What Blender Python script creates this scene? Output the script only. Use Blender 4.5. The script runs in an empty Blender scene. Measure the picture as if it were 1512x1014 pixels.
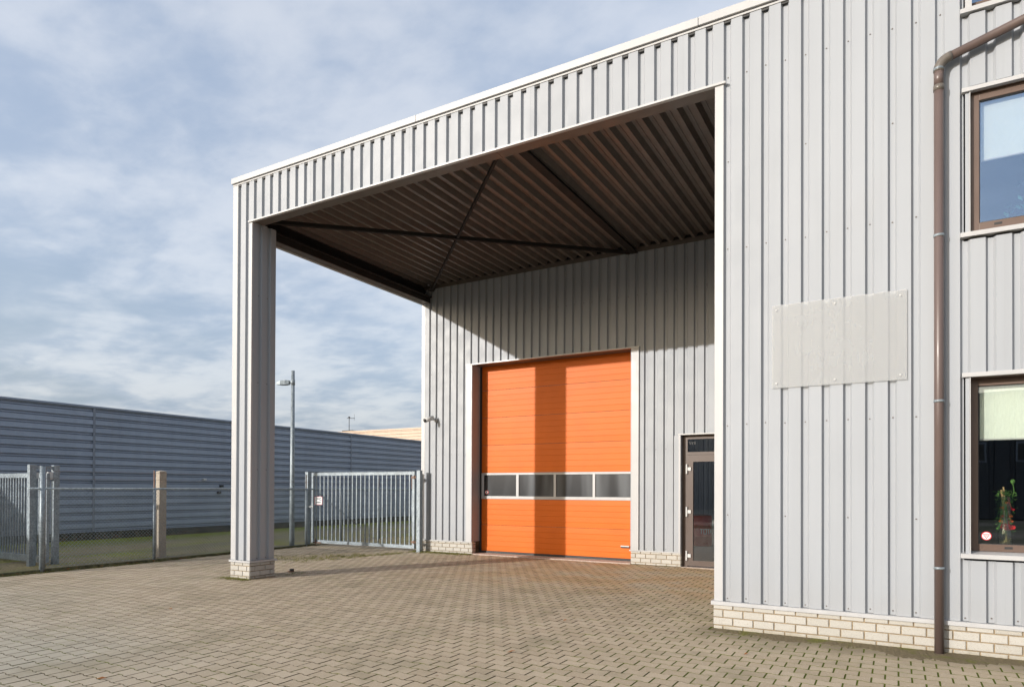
import bpy, math, random
import numpy as np
from mathutils import Vector, Matrix
random.seed(7)
rng = np.random.default_rng(7)
scene = bpy.context.scene
col = scene.collection
R = math.radians

# ------------------------------------------------------------------ camera
yaw, pitch, roll = R(29.9526), R(.4654), R(.2376)
F = Vector((-math.sin(yaw), math.cos(yaw), 0)); Rt = Vector((math.cos(yaw), math.sin(yaw), 0)); Up = Vector((0, 0, 1))
F2 = F*math.cos(pitch) + Up*math.sin(pitch); U2 = Up*math.cos(pitch) - F*math.sin(pitch)
R3 = Rt*math.cos(roll) + U2*math.sin(roll); U3 = U2*math.cos(roll) - Rt*math.sin(roll)
cd = bpy.data.cameras.new('camera'); cam = bpy.data.objects.new('camera', cd); col.objects.link(cam)
M = Matrix((( R3.x, U3.x, -F2.x, 0), (R3.y, U3.y, -F2.y, 0), (R3.z, U3.z, -F2.z, 1.65), (0, 0, 0, 1)))
cam.matrix_world = M
cd.sensor_width = 36; cd.sensor_fit = 'HORIZONTAL'; cd.lens = 988.23/1512*36; cd.shift_y = (714.56-507)/1512
cd.clip_start = .05; cd.clip_end = 2000
scene.camera = cam

# ------------------------------------------------------------------ sun, sky, exposure
T_SUN, D_SUN = .556, .321                      # sideways and downward run of the light per metre of depth
travel = Vector((T_SUN, 1, -D_SUN)).normalized()
ld = bpy.data.lights.new('sun', 'SUN'); ld.energy = 3.4; ld.angle = R(.53); ld.color = (1, .965, .925)
sun = bpy.data.objects.new('sun', ld); col.objects.link(sun)
sun.rotation_euler = travel.to_track_quat('-Z', 'Y').to_euler(); sun.location = (-20, -30, 20)

world = bpy.data.worlds.new('World'); scene.world = world; world.use_nodes = True
wn, wl = world.node_tree.nodes, world.node_tree.links
wn.clear()
def N(nodes, t, **kw):
    n = nodes.new(t)
    for k, v in kw.items(): setattr(n, k, v)
    return n
wout = N(wn, 'ShaderNodeOutputWorld'); bg = N(wn, 'ShaderNodeBackground'); bg.inputs[1].default_value = .1
wl.new(bg.outputs[0], wout.inputs[0])
sky = N(wn, 'ShaderNodeTexSky', sky_type='NISHITA', sun_disc=False)
sky.sun_elevation = math.asin(-travel.z); sky.sun_rotation = math.atan2(-travel.x, -travel.y)
sky.air_density = 1.0; sky.dust_density = 6.0; sky.ozone_density = 1.4
tc = N(wn, 'ShaderNodeTexCoord'); sep = N(wn, 'ShaderNodeSeparateXYZ'); wl.new(tc.outputs['Generated'], sep.inputs[0])
def wm(op, a, b=None, c=None):
    n = N(wn, 'ShaderNodeMath', operation=op)
    for i, v in enumerate((a, b, c)):
        if v is None: continue
        if isinstance(v, (int, float)): n.inputs[i].default_value = v
        else: wl.new(v, n.inputs[i])
    return n.outputs[0]
def wramp(v, lo, hi):
    n = N(wn, 'ShaderNodeMapRange', interpolation_type='SMOOTHERSTEP'); wl.new(v, n.inputs[0])
    n.inputs[1].default_value = lo; n.inputs[2].default_value = hi
    return n.outputs[0]
def wmix(f, a, b):
    n = N(wn, 'ShaderNodeMix', data_type='RGBA')
    if isinstance(f, (int, float)): n.inputs[0].default_value = f
    else: wl.new(f, n.inputs[0])
    for i, v in ((6, a), (7, b)):
        if isinstance(v, tuple): n.inputs[i].default_value = (*v, 1)
        else: wl.new(v, n.inputs[i])
    return n.outputs[2]
zz = wm('MAXIMUM', sep.outputs[2], 0)
den = wm('ADD', zz, .13)
cx = wm('DIVIDE', sep.outputs[0], den); cy = wm('DIVIDE', sep.outputs[1], den)
comb = N(wn, 'ShaderNodeCombineXYZ'); wl.new(cx, comb.inputs[0]); wl.new(cy, comb.inputs[1])
def wnoise(scale, detail, dist, off, stretch=(1, 1, 1), rough=.55, rotz=.0):
    m = N(wn, 'ShaderNodeMapping'); m.inputs['Location'].default_value = off; m.inputs['Scale'].default_value = stretch
    m.inputs['Rotation'].default_value = (0, 0, rotz)
    wl.new(comb.outputs[0], m.inputs[0])
    n = N(wn, 'ShaderNodeTexNoise'); wl.new(m.outputs[0], n.inputs['Vector'])
    n.inputs['Scale'].default_value = scale; n.inputs['Detail'].default_value = detail
    n.inputs['Distortion'].default_value = dist; n.inputs['Roughness'].default_value = rough
    return n.outputs[0]
n0 = wnoise(.42, 2, .2, (5.2, 3.0, 0))
n1 = wnoise(.75, 4, .3, (3.1, 1.7, 0))
n4 = wnoise(15, 5, .2, (4.3, 1.2, 0), (1, 1.25, 1), .55, .5)
n2 = wnoise(2.2, 7, .35, (7.3, 2.2, 0), (1, 1.3, 1), .5, .5)
n3 = wnoise(6.0, 6, .25, (1.3, 9.2, 0), (1, 1.3, 1), .52, .5)
mixn = wm('ADD', wm('ADD', wm('MULTIPLY', n1, .50), wm('MULTIPLY', n2, .32)), wm('ADD', wm('MULTIPLY', n3, .20), wm('MULTIPLY', n4, .07)))
lit = wramp(mixn, .42, .64)                    # bright tops against blue grey undersides
S = 5.7
dark_c = tuple(S*v for v in (.41, .49, .63)); light_c = tuple(S*v for v in (.74, .77, .83))
clouds = wmix(lit, dark_c, light_c)
cover = wramp(wm('ADD', wm('MULTIPLY', n0, .75), wm('MULTIPLY', n2, .30)), .36, .52)   # where the cloud deck thins the sky shows
skyc = wmix(cover, wmix(.6, sky.outputs[0], tuple(S*v for v in (.46, .55, .71))), clouds)
low = wramp(zz, .0, .16)                       # the paler air low over the horizon, all the way round
hz = wmix(wramp(n2, .38, .66), tuple(S*v for v in (.30, .41, .60)), tuple(S*v for v in (.72, .76, .82)))
skyc = wmix(low, hz, skyc)
# thin cloud lets the glow of the hazy air through
gl_ = N(wn, 'ShaderNodeMix', data_type='RGBA', blend_type='ADD'); gl_.inputs[0].default_value = .78
wl.new(skyc, gl_.inputs[6]); wl.new(sky.outputs[0], gl_.inputs[7]); skyc = gl_.outputs[2]
wl.new(skyc, bg.inputs[0])
scene.view_settings.view_transform = 'Standard'; scene.view_settings.look = 'None'
scene.view_settings.exposure = 0.4; scene.view_settings.gamma = 1; scene.view_settings.use_curve_mapping = False
scene.render.engine = 'CYCLES'
cy_ = scene.cycles
cy_.max_bounces = 10; cy_.diffuse_bounces = 3; cy_.glossy_bounces = 4; cy_.transmission_bounces = 6; cy_.transparent_max_bounces = 16
cy_.use_denoising = True
cy_.sample_clamp_indirect = 6

# ------------------------------------------------------------------ materials
MATS = {}
class Mat:
    def __init__(s, name, color=(.5, .5, .5), rough=.5, spec=.5, metal=0):
        s.m = bpy.data.materials.new(name); s.m.use_nodes = True; MATS[name] = s.m
        s.n, s.l = s.m.node_tree.nodes, s.m.node_tree.links
        s.b = s.n['Principled BSDF']; s.out = s.n['Material Output']
        s.b.inputs['Base Color'].default_value = (*color, 1); s.b.inputs['Roughness'].default_value = rough
        s.b.inputs['Specular IOR Level'].default_value = spec; s.b.inputs['Metallic'].default_value = metal
        s._g = None
    def pos(s, kind='world'):
        if kind == 'world':
            if s._g is None: s._g = N(s.n, 'ShaderNodeNewGeometry')
            return s._g.outputs['Position']
        return N(s.n, 'ShaderNodeTexCoord').outputs['Object']
    def noise(s, scale, detail=4, stretch=(1, 1, 1), kind='world', dist=0, rough=.55, off=(0, 0, 0)):
        m = N(s.n, 'ShaderNodeMapping'); m.inputs['Scale'].default_value = stretch; m.inputs['Location'].default_value = off
        s.l.new(s.pos(kind), m.inputs[0])
        n = N(s.n, 'ShaderNodeTexNoise'); s.l.new(m.outputs[0], n.inputs['Vector'])
        n.inputs['Scale'].default_value = scale; n.inputs['Detail'].default_value = detail
        n.inputs['Distortion'].default_value = dist; n.inputs['Roughness'].default_value = rough
        return n.outputs[0]
    def math(s, op, a, b=None, c=None):
        n = N(s.n, 'ShaderNodeMath', operation=op)
        for i, v in enumerate((a, b, c)):
            if v is None: continue
            if isinstance(v, (int, float)): n.inputs[i].default_value = v
            else: s.l.new(v, n.inputs[i])
        return n.outputs[0]
    def ramp(s, v, lo, hi, a=0., b=1.):
        n = N(s.n, 'ShaderNodeMapRange', interpolation_type='SMOOTHSTEP'); s.l.new(v, n.inputs[0])
        n.inputs[1].default_value = lo; n.inputs[2].default_value = hi; n.inputs[3].default_value = a; n.inputs[4].default_value = b
        return n.outputs[0]
    def mix(s, f, a, b):
        n = N(s.n, 'ShaderNodeMix', data_type='RGBA')
        if isinstance(f, (int, float)): n.inputs[0].default_value = f
        else: s.l.new(f, n.inputs[0])
        for i, v in ((6, a), (7, b)):
            if isinstance(v, tuple): n.inputs[i].default_value = (*v, 1)
            else: s.l.new(v, n.inputs[i])
        return n.outputs[2]
    def scale_col(s, c, f):
        n = N(s.n, 'ShaderNodeMix', data_type='RGBA', blend_type='MULTIPLY'); n.inputs[0].default_value = 1
        if isinstance(c, tuple): n.inputs[6].default_value = (*c, 1)
        else: s.l.new(c, n.inputs[6])
        s.l.new(f, n.inputs[7]); return n.outputs[2]
    def color(s, c): s.l.new(c, s.b.inputs['Base Color']); return s
    def rough(s, v): s.l.new(v, s.b.inputs['Roughness']); return s
    def bump(s, h, strength=.3, dist=.01):
        n = N(s.n, 'ShaderNodeBump'); n.inputs['Strength'].default_value = strength; n.inputs['Distance'].default_value = dist
        s.l.new(h, n.inputs['Height']); s.l.new(n.outputs[0], s.b.inputs['Normal']); return s
    def rand(s): return N(s.n, 'ShaderNodeObjectInfo').outputs['Random']
    def xyz(s):
        n = N(s.n, 'ShaderNodeSeparateXYZ'); s.l.new(s.pos(), n.inputs[0]); return n.outputs

def painted(name, c, rough=.42, var=.06, streak=.05, spec=.5, dirt=(.42, .38, .32), dirt_amt=.25, zlow=None):
    m = Mat(name, c, rough, spec)
    a = m.noise(.55, 5); b = m.noise(5, 5, (1, 1, .06)); fine = m.noise(60, 3)
    f = m.math('ADD', m.math('ADD', m.ramp(a, .3, .7, 1-var, 1+var*.6), m.math('MULTIPLY', m.math('SUBTRACT', m.rand(), .5), .05)), m.ramp(b, .35, .7, streak*.4, -streak))
    base = m.scale_col(c, f)
    d = m.math('MULTIPLY', m.ramp(m.noise(2.2, 8, (1, 1, .35)), .56, .8), dirt_amt)
    if zlow is not None:
        d = m.math('MAXIMUM', d, m.math('MULTIPLY', m.ramp(m.math('ADD', m.xyz()[2], m.math('MULTIPLY', m.noise(3, 6), .5)), zlow+.25, zlow+.8, 1, 0), .33))
    m.color(m.mix(d, base, tuple(c[i]*.5+dirt[i]*.35 for i in range(3))))
    m.rough(m.ramp(m.noise(3, 6), .3, .7, rough-.06, rough+.1))
    m.bump(m.math('ADD', m.noise(1.1, 3), m.math('MULTIPLY', fine, .02)), .12, .02)
    return m.m
CLAD = painted('pale_coated_steel', (.322, .340, .362), .48, .03, .03, spec=.3, zlow=.2, dirt_amt=.14)
TRIM = painted('white_trim_steel', (.42, .42, .42), .38, .03, .05, dirt_amt=.2)
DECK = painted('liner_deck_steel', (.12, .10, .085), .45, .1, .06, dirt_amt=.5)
STEEL_DARK = painted('dark_primed_steel', (.026, .023, .021), .7, .2, .1, spec=.15, dirt=(.10, .055, .02), dirt_amt=.7)
BROWN = painted('brown_aluminium', (.115, .076, .058), .38, .06, .03, dirt_amt=.1)
DOORBROWN = painted('shaded_brown_aluminium', (.078, .052, .040), .4, .06, .03, dirt_amt=.1)  # window brown made darker, shade of the doorway put into the colour
PIPEB = painted('brown_pvc', (.105, .076, .068), .36, .12, .1, dirt=(.4, .3, .26), dirt_amt=.35)
ELBOW = painted('bronze_plastic_elbow', (.115, .10, .085), .3, .1, .1)
GREYCLAD = painted('blue_grey_steel', (.295, .345, .43), .45, .05, .05, dirt_amt=.25)
GREYTRIM = painted('blue_grey_trim', (.20, .225, .27), .45, .05, .05)
CREAM = painted('cream_siding', (.46, .345, .25), .5, .04, .04)
WHITE = painted('white_plastic', (.54, .54, .53), .35, .03, .03)
BLACK = painted('black_rubber', (.022, .022, .022), .55, .1, .1)
RED = painted('red_drum_paint', (.72, .04, .03), .3, .08, .05)
NAVY = painted('dark_hall_cladding', (.035, .042, .055), .4, .05, .05)
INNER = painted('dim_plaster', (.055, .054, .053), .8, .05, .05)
CONC = None

def mk_galv():
    m = Mat('galvanised_steel', (.42, .45, .46), .45, .5, .25)
    v = N(m.n, 'ShaderNodeTexVoronoi'); v.inputs['Scale'].default_value = 38; m.l.new(m.pos(), v.inputs['Vector'])
    sp = m.ramp(v.outputs['Color'], .2, .9, .78, 1.18)
    m.color(m.scale_col((.245, .285, .31), m.math('MULTIPLY', sp, m.ramp(m.noise(4, 6), .3, .7, .85, 1.12))))
    m.rough(m.ramp(v.outputs['Color'], 0, 1, .38, .6)); return m.m
GALV = mk_galv()
def mk_brick():
    m = Mat('cream_brick', (.6, .55, .45), .85, .2)
    sp = m.noise(170, 2); sp2 = m.noise(60, 4)
    base = m.mix(m.rand(), (.40, .382, .340), (.46, .442, .402))
    c = m.mix(m.ramp(sp, .62, .70), base, (.26, .19, .12))
    c = m.mix(m.ramp(sp2, .6, .72), c, (.50, .48, .44))
    z = m.xyz()[2]
    dirt = m.math('MULTIPLY', m.ramp(m.math('ADD', z, m.math('MULTIPLY', m.noise(9, 6), .12)), .05, .14, 1, 0), .55)
    c = m.mix(dirt, c, (.26, .22, .13))
    m.color(c); m.bump(m.math('ADD', sp2, m.math('MULTIPLY', sp, .5)), .45, .006); return m.m
BRICK = mk_brick()
def mk_simple(name, c, rough=.9, nscale=30, amp=.25, bump=.3, spec=.2):
    m = Mat(name, c, rough, spec)
    n = m.noise(nscale, 7); m.color(m.scale_col(c, m.ramp(n, .25, .75, 1-amp, 1+amp))); m.bump(n, bump, .01); return m.m
MORTAR = mk_simple('sandy_mortar', (.27, .21, .135))
CONC = mk_simple('old_concrete', (.33, .29, .24), nscale=18)
SILLC = mk_simple('door_threshold_concrete', (.42, .34, .29), nscale=14, amp=.2)
POSTC = mk_simple('beige_concrete', (.36, .315, .255), nscale=25, amp=.15)
DARKC = mk_simple('dark_mossy_concrete', (.060, .055, .035), nscale=9, amp=.7)
KERBC = mk_simple('mossy_kerb_concrete', (.10, .10, .055), nscale=12, amp=.5)

def paver_tint(m):
    at = N(m.n, 'ShaderNodeAttribute', attribute_name='tint')
    has = m.math('GREATER_THAN', at.outputs['Fac'], .5)
    return m.math('ADD', m.math('MULTIPLY', has, m.math('SUBTRACT', at.outputs['Fac'], 1)), m.math('MULTIPLY', m.math('SUBTRACT', 1, has), m.rand()))
def mk_paver():
    m = Mat('concrete_paver', (.33, .29, .25), .88, .25)
    t = paver_tint(m); x, y, z = m.xyz()
    base = m.mix(t, (.375, .302, .212), (.45, .368, .268))
    g = m.noise(150, 2); g2 = m.noise(45, 5)
    c = m.mix(m.ramp(g, .57, .70), base, (0.223, 0.182, 0.142))
    c = m.mix(m.ramp(g2, .56, .74), c, (0.520, 0.455, 0.377))
    # large patches: grey algae film out in the open yard, warm orange tint by the doors, a dirt band along the front wall
    big = m.noise(.33, 5); mid = m.noise(1.3, 6, dist=.4)
    alg = m.math('MULTIPLY', m.ramp(m.math('ADD', x, m.math('MULTIPLY', big, 5)), -5.5, -1.2, 1, 0), .5)
    alg = m.math('MULTIPLY', alg, m.ramp(m.math('ADD', y, m.math('MULTIPLY', big, 3)), 4.2, 8.2, 1, 0))
    c = m.mix(alg, c, (0.332, 0.345, 0.305))
    warm_tint = m.math('MULTIPLY', m.math('MULTIPLY', m.ramp(y, 9.2, 11.2), m.ramp(x, -9.2, -5.2)), m.ramp(mid, .34, .62))
    c = m.mix(m.math('MULTIPLY', warm_tint, .72), c, (0.481, 0.293, 0.150))
    mo = m.ramp(m.math('ADD', mid, m.math('MULTIPLY', m.noise(7, 6), .25)), .60, .82)
    c = m.mix(m.math('MULTIPLY', mo, .45), c, (0.215, 0.189, 0.124))
    edge = m.math('MULTIPLY', m.ramp(m.math('ADD', y, m.math('MULTIPLY', m.noise(2.4, 7), .75)), 7.75, 8.38), m.math('MULTIPLY', m.ramp(x, -2.25, -1.75), m.ramp(y, 8.5, 8.3)))
    c = m.mix(m.math('MULTIPLY', edge, .8), c, (0.162, 0.135, 0.088))
    gr = m.math('MULTIPLY', m.ramp(m.noise(5, 7), .58, .72), m.math('MULTIPLY', m.ramp(x, -2.1, -.9), m.ramp(y, 6.9, 7.9)))
    c = m.mix(m.math('MULTIPLY', gr, .3), c, (.10, .115, .035))
    m.color(c)
    m.bump(m.math('ADD', m.math('MULTIPLY', g, .6), g2), .4, .004); return m.m
PAVER = mk_paver()
def mk_joint():
    m = Mat('mossy_joint_sand', (.06, .055, .035), 1, .1)
    x, y, z = m.xyz()
    n = m.noise(3.2, 7); n2 = m.noise(40, 4)
    near = m.math('MULTIPLY', m.ramp(x, -3.6, -.8), m.ramp(y, 4.4, 6.5))
    g = m.ramp(m.math('ADD', m.math('ADD', n, m.math('MULTIPLY', near, .24)), m.math('MULTIPLY', n2, .12)), .48, .70)
    c = m.mix(n2, (.030, .025, .013), (.085, .066, .034))
    m.color(m.mix(g, c, m.mix(n2, (.040, .058, .006), (.13, .155, .018)))); return m.m
JOINT = mk_joint()
def mk_verge():
    m = Mat('mossy_worn_paving', (.2, .19, .13), 1, .1)
    x, y, z = m.xyz()
    n = m.noise(1.0, 8, (1, .35, 1)); n2 = m.noise(34, 6, rough=.7); n3 = m.noise(5, 8, (1.6, .35, 1), rough=.65); n4 = m.noise(.5, 4, (1, .3, 1))
    toward = m.ramp(m.math('ADD', x, m.math('MULTIPLY', n3, 1.8)), -20.1, -18.2, 1, 0)
    c = m.mix(m.ramp(n2, .3, .7), (.14, .115, .065), (.38, .325, .20))
    c = m.mix(m.math('MULTIPLY', m.ramp(n4, .4, .6), .5), c, (.15, .135, .105))
    g = m.math('MAXIMUM', toward, m.math('MULTIPLY', m.ramp(m.math('ADD', n, m.math('MULTIPLY', n3, .5)), .70, .95), .8))
    c = m.mix(g, c, m.mix(m.ramp(n2, .3, .7), (.11, .135, .012), (.33, .36, .05)))
    m.color(c); m.bump(n2, .8, .03); return m.m
VERGE = mk_verge()
def mk_ground():
    m = Mat('wide_ground', (.2, .18, .15), 1, .1)
    n = m.noise(.2, 8); n2 = m.noise(9, 6)
    m.color(m.mix(m.ramp(n, .4, .62), m.mix(n2, (.25, .22, .185), (.34, .30, .25)), (.15, .15, .10))); return m.m
GROUND = mk_ground()
def mk_orange():
    m = Mat('orange_door_enamel', (.60, .128, .0085), .5, .25)
    n = m.noise(2, 6); st = m.noise(120, 2, (1, 1, .5))
    c = m.scale_col((.60, .128, .0085), m.ramp(n, .3, .7, .95, 1.03))
    sc = m.ramp(m.noise(14, 8, (.25, 1, 2.2), dist=1.5), .70, .76)
    x, y, z = m.xyz()
    c = m.mix(m.math('MULTIPLY', sc, m.math('MULTIPLY', m.ramp(z, .5, 1.1, 1, 0), .4)), c, (.32, .09, .03))
    m.color(c); m.bump(m.math('ADD', st, m.math('MULTIPLY', m.noise(3, 3), 1.2)), .08, .003); return m.m
ORANGE = mk_orange()
def mk_acryl():
    m = Mat('scratched_acrylic', (.05, .05, .055), .22, .5)
    a = m.noise(1.9, 2, (1, 0, .12)); f = m.noise(26, 6, (.4, 1, 5), rough=.7)
    v = m.math('MULTIPLY', m.ramp(a, .40, .72, .08, 1), m.math('ADD', .7, m.math('MULTIPLY', f, .35)))
    m.color(m.mix(v, (.010, .011, .014), (.125, .135, .145))); return m.m
ACRYL = mk_acryl()
def mk_glass(name, tint, refl, gc=(.92, .96, 1)):
    m = Mat(name); m.n.remove(m.b)
    tr = N(m.n, 'ShaderNodeBsdfTransparent'); tr.inputs[0].default_value = (*tint, 1)
    gl = N(m.n, 'ShaderNodeBsdfGlossy'); gl.inputs[0].default_value = (*gc, 1); gl.inputs['Roughness'].default_value = .004
    mx = N(m.n, 'ShaderNodeMixShader')
    fr = N(m.n, 'ShaderNodeLayerWeight'); fr.inputs[0].default_value = .25
    m.l.new(m.math('ADD', m.math('MULTIPLY', fr.outputs['Fresnel'], .6), refl), mx.inputs[0])
    m.l.new(tr.outputs[0], mx.inputs[1]); m.l.new(gl.outputs[0], mx.inputs[2]); m.l.new(mx.outputs[0], m.out.inputs[0])
    bp = N(m.n, 'ShaderNodeBump'); bp.inputs['Strength'].default_value = .02; bp.inputs['Distance'].default_value = .02
    m.l.new(m.noise(1.5, 2), bp.inputs['Height']); m.l.new(bp.outputs[0], gl.inputs['Normal'])
    return m.m
GLASS = mk_glass('sky_blue_glass', (.97, .98, .97), .24, (.44, .62, .90))  # blue of the mirrored sky is put into the reflection colour
GLASSL = mk_glass('clear_window_glass', (.95, .97, .95), .12)
GLASSD = mk_glass('door_glass', (.88, .9, .9), .07)
VASEG = mk_glass('vase_glass', (.90, .95, .93), .05)
def mk_frost():
    m = Mat('milky_acrylic'); m.n.remove(m.b)
    tr = N(m.n, 'ShaderNodeBsdfTransparent'); tr.inputs[0].default_value = (.93, .92, .89, 1)
    df = N(m.n, 'ShaderNodeBsdfPrincipled'); df.inputs['Roughness'].default_value = .35
    n = m.noise(1.7, 7); n2 = m.noise(14, 8, (1, 1, .4))
    m.l.new(m.mix(m.ramp(n2, .1, .95), (.52, .545, .575), (.56, .585, .61)), df.inputs['Base Color'])
    mx = N(m.n, 'ShaderNodeMixShader'); m.l.new(m.ramp(n, .2, .8, .33, .35), mx.inputs[0])
    m.l.new(tr.outputs[0], mx.inputs[1]); m.l.new(df.outputs[0], mx.inputs[2]); m.l.new(mx.outputs[0], m.out.inputs[0]); return m.m
FROST = mk_frost()
def mk_blind(c):
    m = Mat('roller_blind_cloth', c, .9, .1)
    m.color(m.scale_col(c, m.ramp(m.noise(140, 1, (1, 1, .15)), .3, .7, .95, 1.03))); return m.m
BLIND = mk_blind((.76, .79, .72))
GRASS = Mat('grass_blades', (.11, .135, .02), .7, .2)
GRASS.color(GRASS.mix(GRASS.noise(2.5, 5), (.06, .10, .012), (.24, .20, .06))); GRASS = GRASS.m
LEAF = Mat('fallen_leaf', (.2, .08, .03), .8, .2)
LEAF.color(LEAF.mix(LEAF.noise(8, 3), (.10, .035, .018), (.36, .15, .04))); LEAF = LEAF.m
GREENLEAF = mk_simple('vase_foliage', (.10, .21, .05), .6, 60, .5)
REDFLOWER = mk_simple('red_petals', (.55, .02, .03), .6, 60, .3)
ORANGEFLOWER = mk_simple('orange_petals', (.65, .14, .03), .6, 60, .3)
TWIG = mk_simple('pale_twig', (.42, .29, .15), .8, 60, .3)
STICK_W = Mat('sticker_white', (.8, .8, .8), .4).m
STICK_R = Mat('sticker_red', (.6, .03, .04), .4).m
STICK_P = Mat('faded_red_print', (.62, .16, .18), .5).m
STICK_B = Mat('print_black', (.03, .03, .03), .5).m
TEAL = mk_simple('reflection_teal_leaf', (.10, .32, .28), .5, 30, .3)  # teal cast of the reflecting pane put into the leaf colour
RUSTY = painted('rusty_brown_steel', (.16, .09, .06), .6, .2, .1)
LAMPG = Mat('lamp_lens', (.35, .38, .40), .15, .5).m

# ------------------------------------------------------------------ mesh helpers
class MB:
    def __init__(s): s.v = []; s.f = []
    def add(s, vs, fs):
        o = len(s.v); s.v += [tuple(p) for p in vs]; s.f += [tuple(i+o for i in f) for f in fs]; return s
    def box(s, x0, x1, y0, y1, z0, z1):
        vs = [(x, y, z) for z in (z0, z1) for y in (y0, y1) for x in (x0, x1)]
        return s.add(vs, [(0, 2, 3, 1), (4, 5, 7, 6), (0, 1, 5, 4), (2, 6, 7, 3), (0, 4, 6, 2), (1, 3, 7, 5)])
    def bar(s, p, q, w, h, up=(0, 0, 1)):
        p, q = Vector(p), Vector(q); d = (q-p).normalized(); u = Vector(up)
        if abs(d.dot(u)) > .98: u = Vector((0, 1, 0))
        a = d.cross(u).normalized()*w/2; b = a.cross(d).normalized()*h/2
        vs = [c+sa*a+sb*b for c in (p, q) for sa, sb in ((-1, -1), (1, -1), (1, 1), (-1, 1))]
        return s.add(vs, [(0, 1, 2, 3), (7, 6, 5, 4)] + [(i, i+4, (i+1) % 4+4, (i+1) % 4) for i in range(4)])
    def tube(s, pts, rad, n=10, caps=True):
        pts = [Vector(p) for p in pts]; rings = []
        rads = rad if isinstance(rad, (list, tuple)) else [rad]*len(pts)
        ref = None
        for i, p in enumerate(pts):
            d = (pts[min(i+1, len(pts)-1)]-pts[max(i-1, 0)]).normalized()
            if ref is None:
                ref = Vector((0, 0, 1)) if abs(d.z) < .9 else Vector((1, 0, 0))
            a = d.cross(ref).normalized(); b = d.cross(a).normalized(); ref = a.cross(d)
            rings.append([p+rads[i]*(math.cos(t)*a+math.sin(t)*b) for t in (2*math.pi*k/n for k in range(n))])
        o = len(s.v)
        for r in rings: s.v += [tuple(q) for q in r]
        for i in range(len(rings)-1):
            for k in range(n):
                k2 = (k+1) % n
                s.f.append((o+i*n+k, o+i*n+k2, o+(i+1)*n+k2, o+(i+1)*n+k))
        if caps:
            s.f.append(tuple(o+k for k in range(n))[::-1]); e = o+(len(rings)-1)*n; s.f.append(tuple(e+k for k in range(n)))
        return s
    def lathe(s, prof, n=20, c=(0, 0, 0)):
        o = len(s.v)
        for r, z in prof:
            s.v += [(c[0]+r*math.cos(2*math.pi*k/n), c[1]+r*math.sin(2*math.pi*k/n), c[2]+z) for k in range(n)]
        for i in range(len(prof)-1):
            for k in range(n):
                k2 = (k+1) % n; s.f.append((o+i*n+k, o+i*n+k2, o+(i+1)*n+k2, o+(i+1)*n+k))
        return s
    def mesh(s, name, mat, smooth=False, fix=True):
        me = bpy.data.meshes.new(name); me.from_pydata(s.v, [], s.f); me.materials.append(mat)
        if smooth: me.shade_smooth()
        me.update(); return me
    def build(s, name, mat, parent=None, smooth=False, bevel=0):
        o = bpy.data.objects.new(name, s.mesh(name, mat, smooth)); col.objects.link(o)
        if parent: o.parent = parent
        if smooth == 'auto' :
            pass
        if bevel:
            b = o.modifiers.new('bevel', 'BEVEL'); b.width = bevel; b.segments = 2; b.limit_method = 'ANGLE'
        return o
def tag(o, label=None, cat=None, group=None, kind=None):
    if label: o['label'] = label
    if cat: o['category'] = cat
    if group: o['group'] = group
    if kind: o['kind'] = kind
    return o
def thing(name, label, cat, group=None):
    o = bpy.data.objects.new(name, None); col.objects.link(o); o.empty_display_size = .2
    return tag(o, label, cat, group)
def part_empty(name, parent):
    o = bpy.data.objects.new(name, None); col.objects.link(o); o.parent = parent; return o
def copy_into(src, parent, loc):
    o = src.copy(); col.objects.link(o); o.parent = parent; o.location = loc; return o

# corrugated sheet: flat proud crowns, narrow valleys; sd = direction along the sheet, nd = outward normal, both horizontal
PITCH, CROWN, SL, DEP = .214, .126, .020, .041
def rib_profile(a, b, edge, pitch=PITCH, crown=CROWN, sl=SL, dep=DEP):
    """(s, depth) points of the profile between s=a and s=b; a crown ends at s=edge"""
    pts = []
    k0 = math.floor((a-edge)/pitch)-1; k1 = math.ceil((b-edge)/pitch)+1
    for k in range(k0, k1+1):
        e = edge+k*pitch; fl = pitch-crown-2*sl
        pts += [(e-crown, 0), (e-crown+.0, 0), (e, 0), (e+sl, dep), (e+sl+fl, dep), (e+pitch-crown, 0)]
    pts = sorted(set((round(p, 5), d) for p, d in pts))
    def at(s):
        for (s0, d0), (s1, d1) in zip(pts, pts[1:]):
            if s0 <= s <= s1: return d0 if s1 == s0 else d0+(d1-d0)*(s-s0)/(s1-s0)
        return 0
    return [(a, at(a))]+[p for p in pts if a+1e-4 < p[0] < b-1e-4]+[(b, at(b))]
def sheets(parent, mat, plane, a, b, z0, z1, edge, axis='x', out=-1, width=5, name='cladding_sheet', **kw):
    """vertical-ribbed sheets; axis x: wall plane y=plane facing out*y; axis y: wall plane x=plane facing out*x"""
    cuts = [a]; k = math.ceil((a-edge)/(PITCH*width))
    c = edge-.06+k*PITCH*width
    while c < b-.12:
        if c > a+.12: cuts.append(c)
        c += PITCH*width
    cuts.append(b)
    for i, (p, q) in enumerate(zip(cuts, cuts[1:])):
        pr = rib_profile(p, q, edge, **kw); m = MB(); lap = .0012*(i % 2)
        for s, d in pr:
            off = plane-out*(d-lap)
            for z in (z0, z1): m.v.append((s, off, z) if axis == 'x' else (off, s, z))
        for j in range(len(pr)-1): m.f.append((2*j, 2*j+2, 2*j+3, 2*j+1))
        m.build(name, mat, parent)

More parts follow.
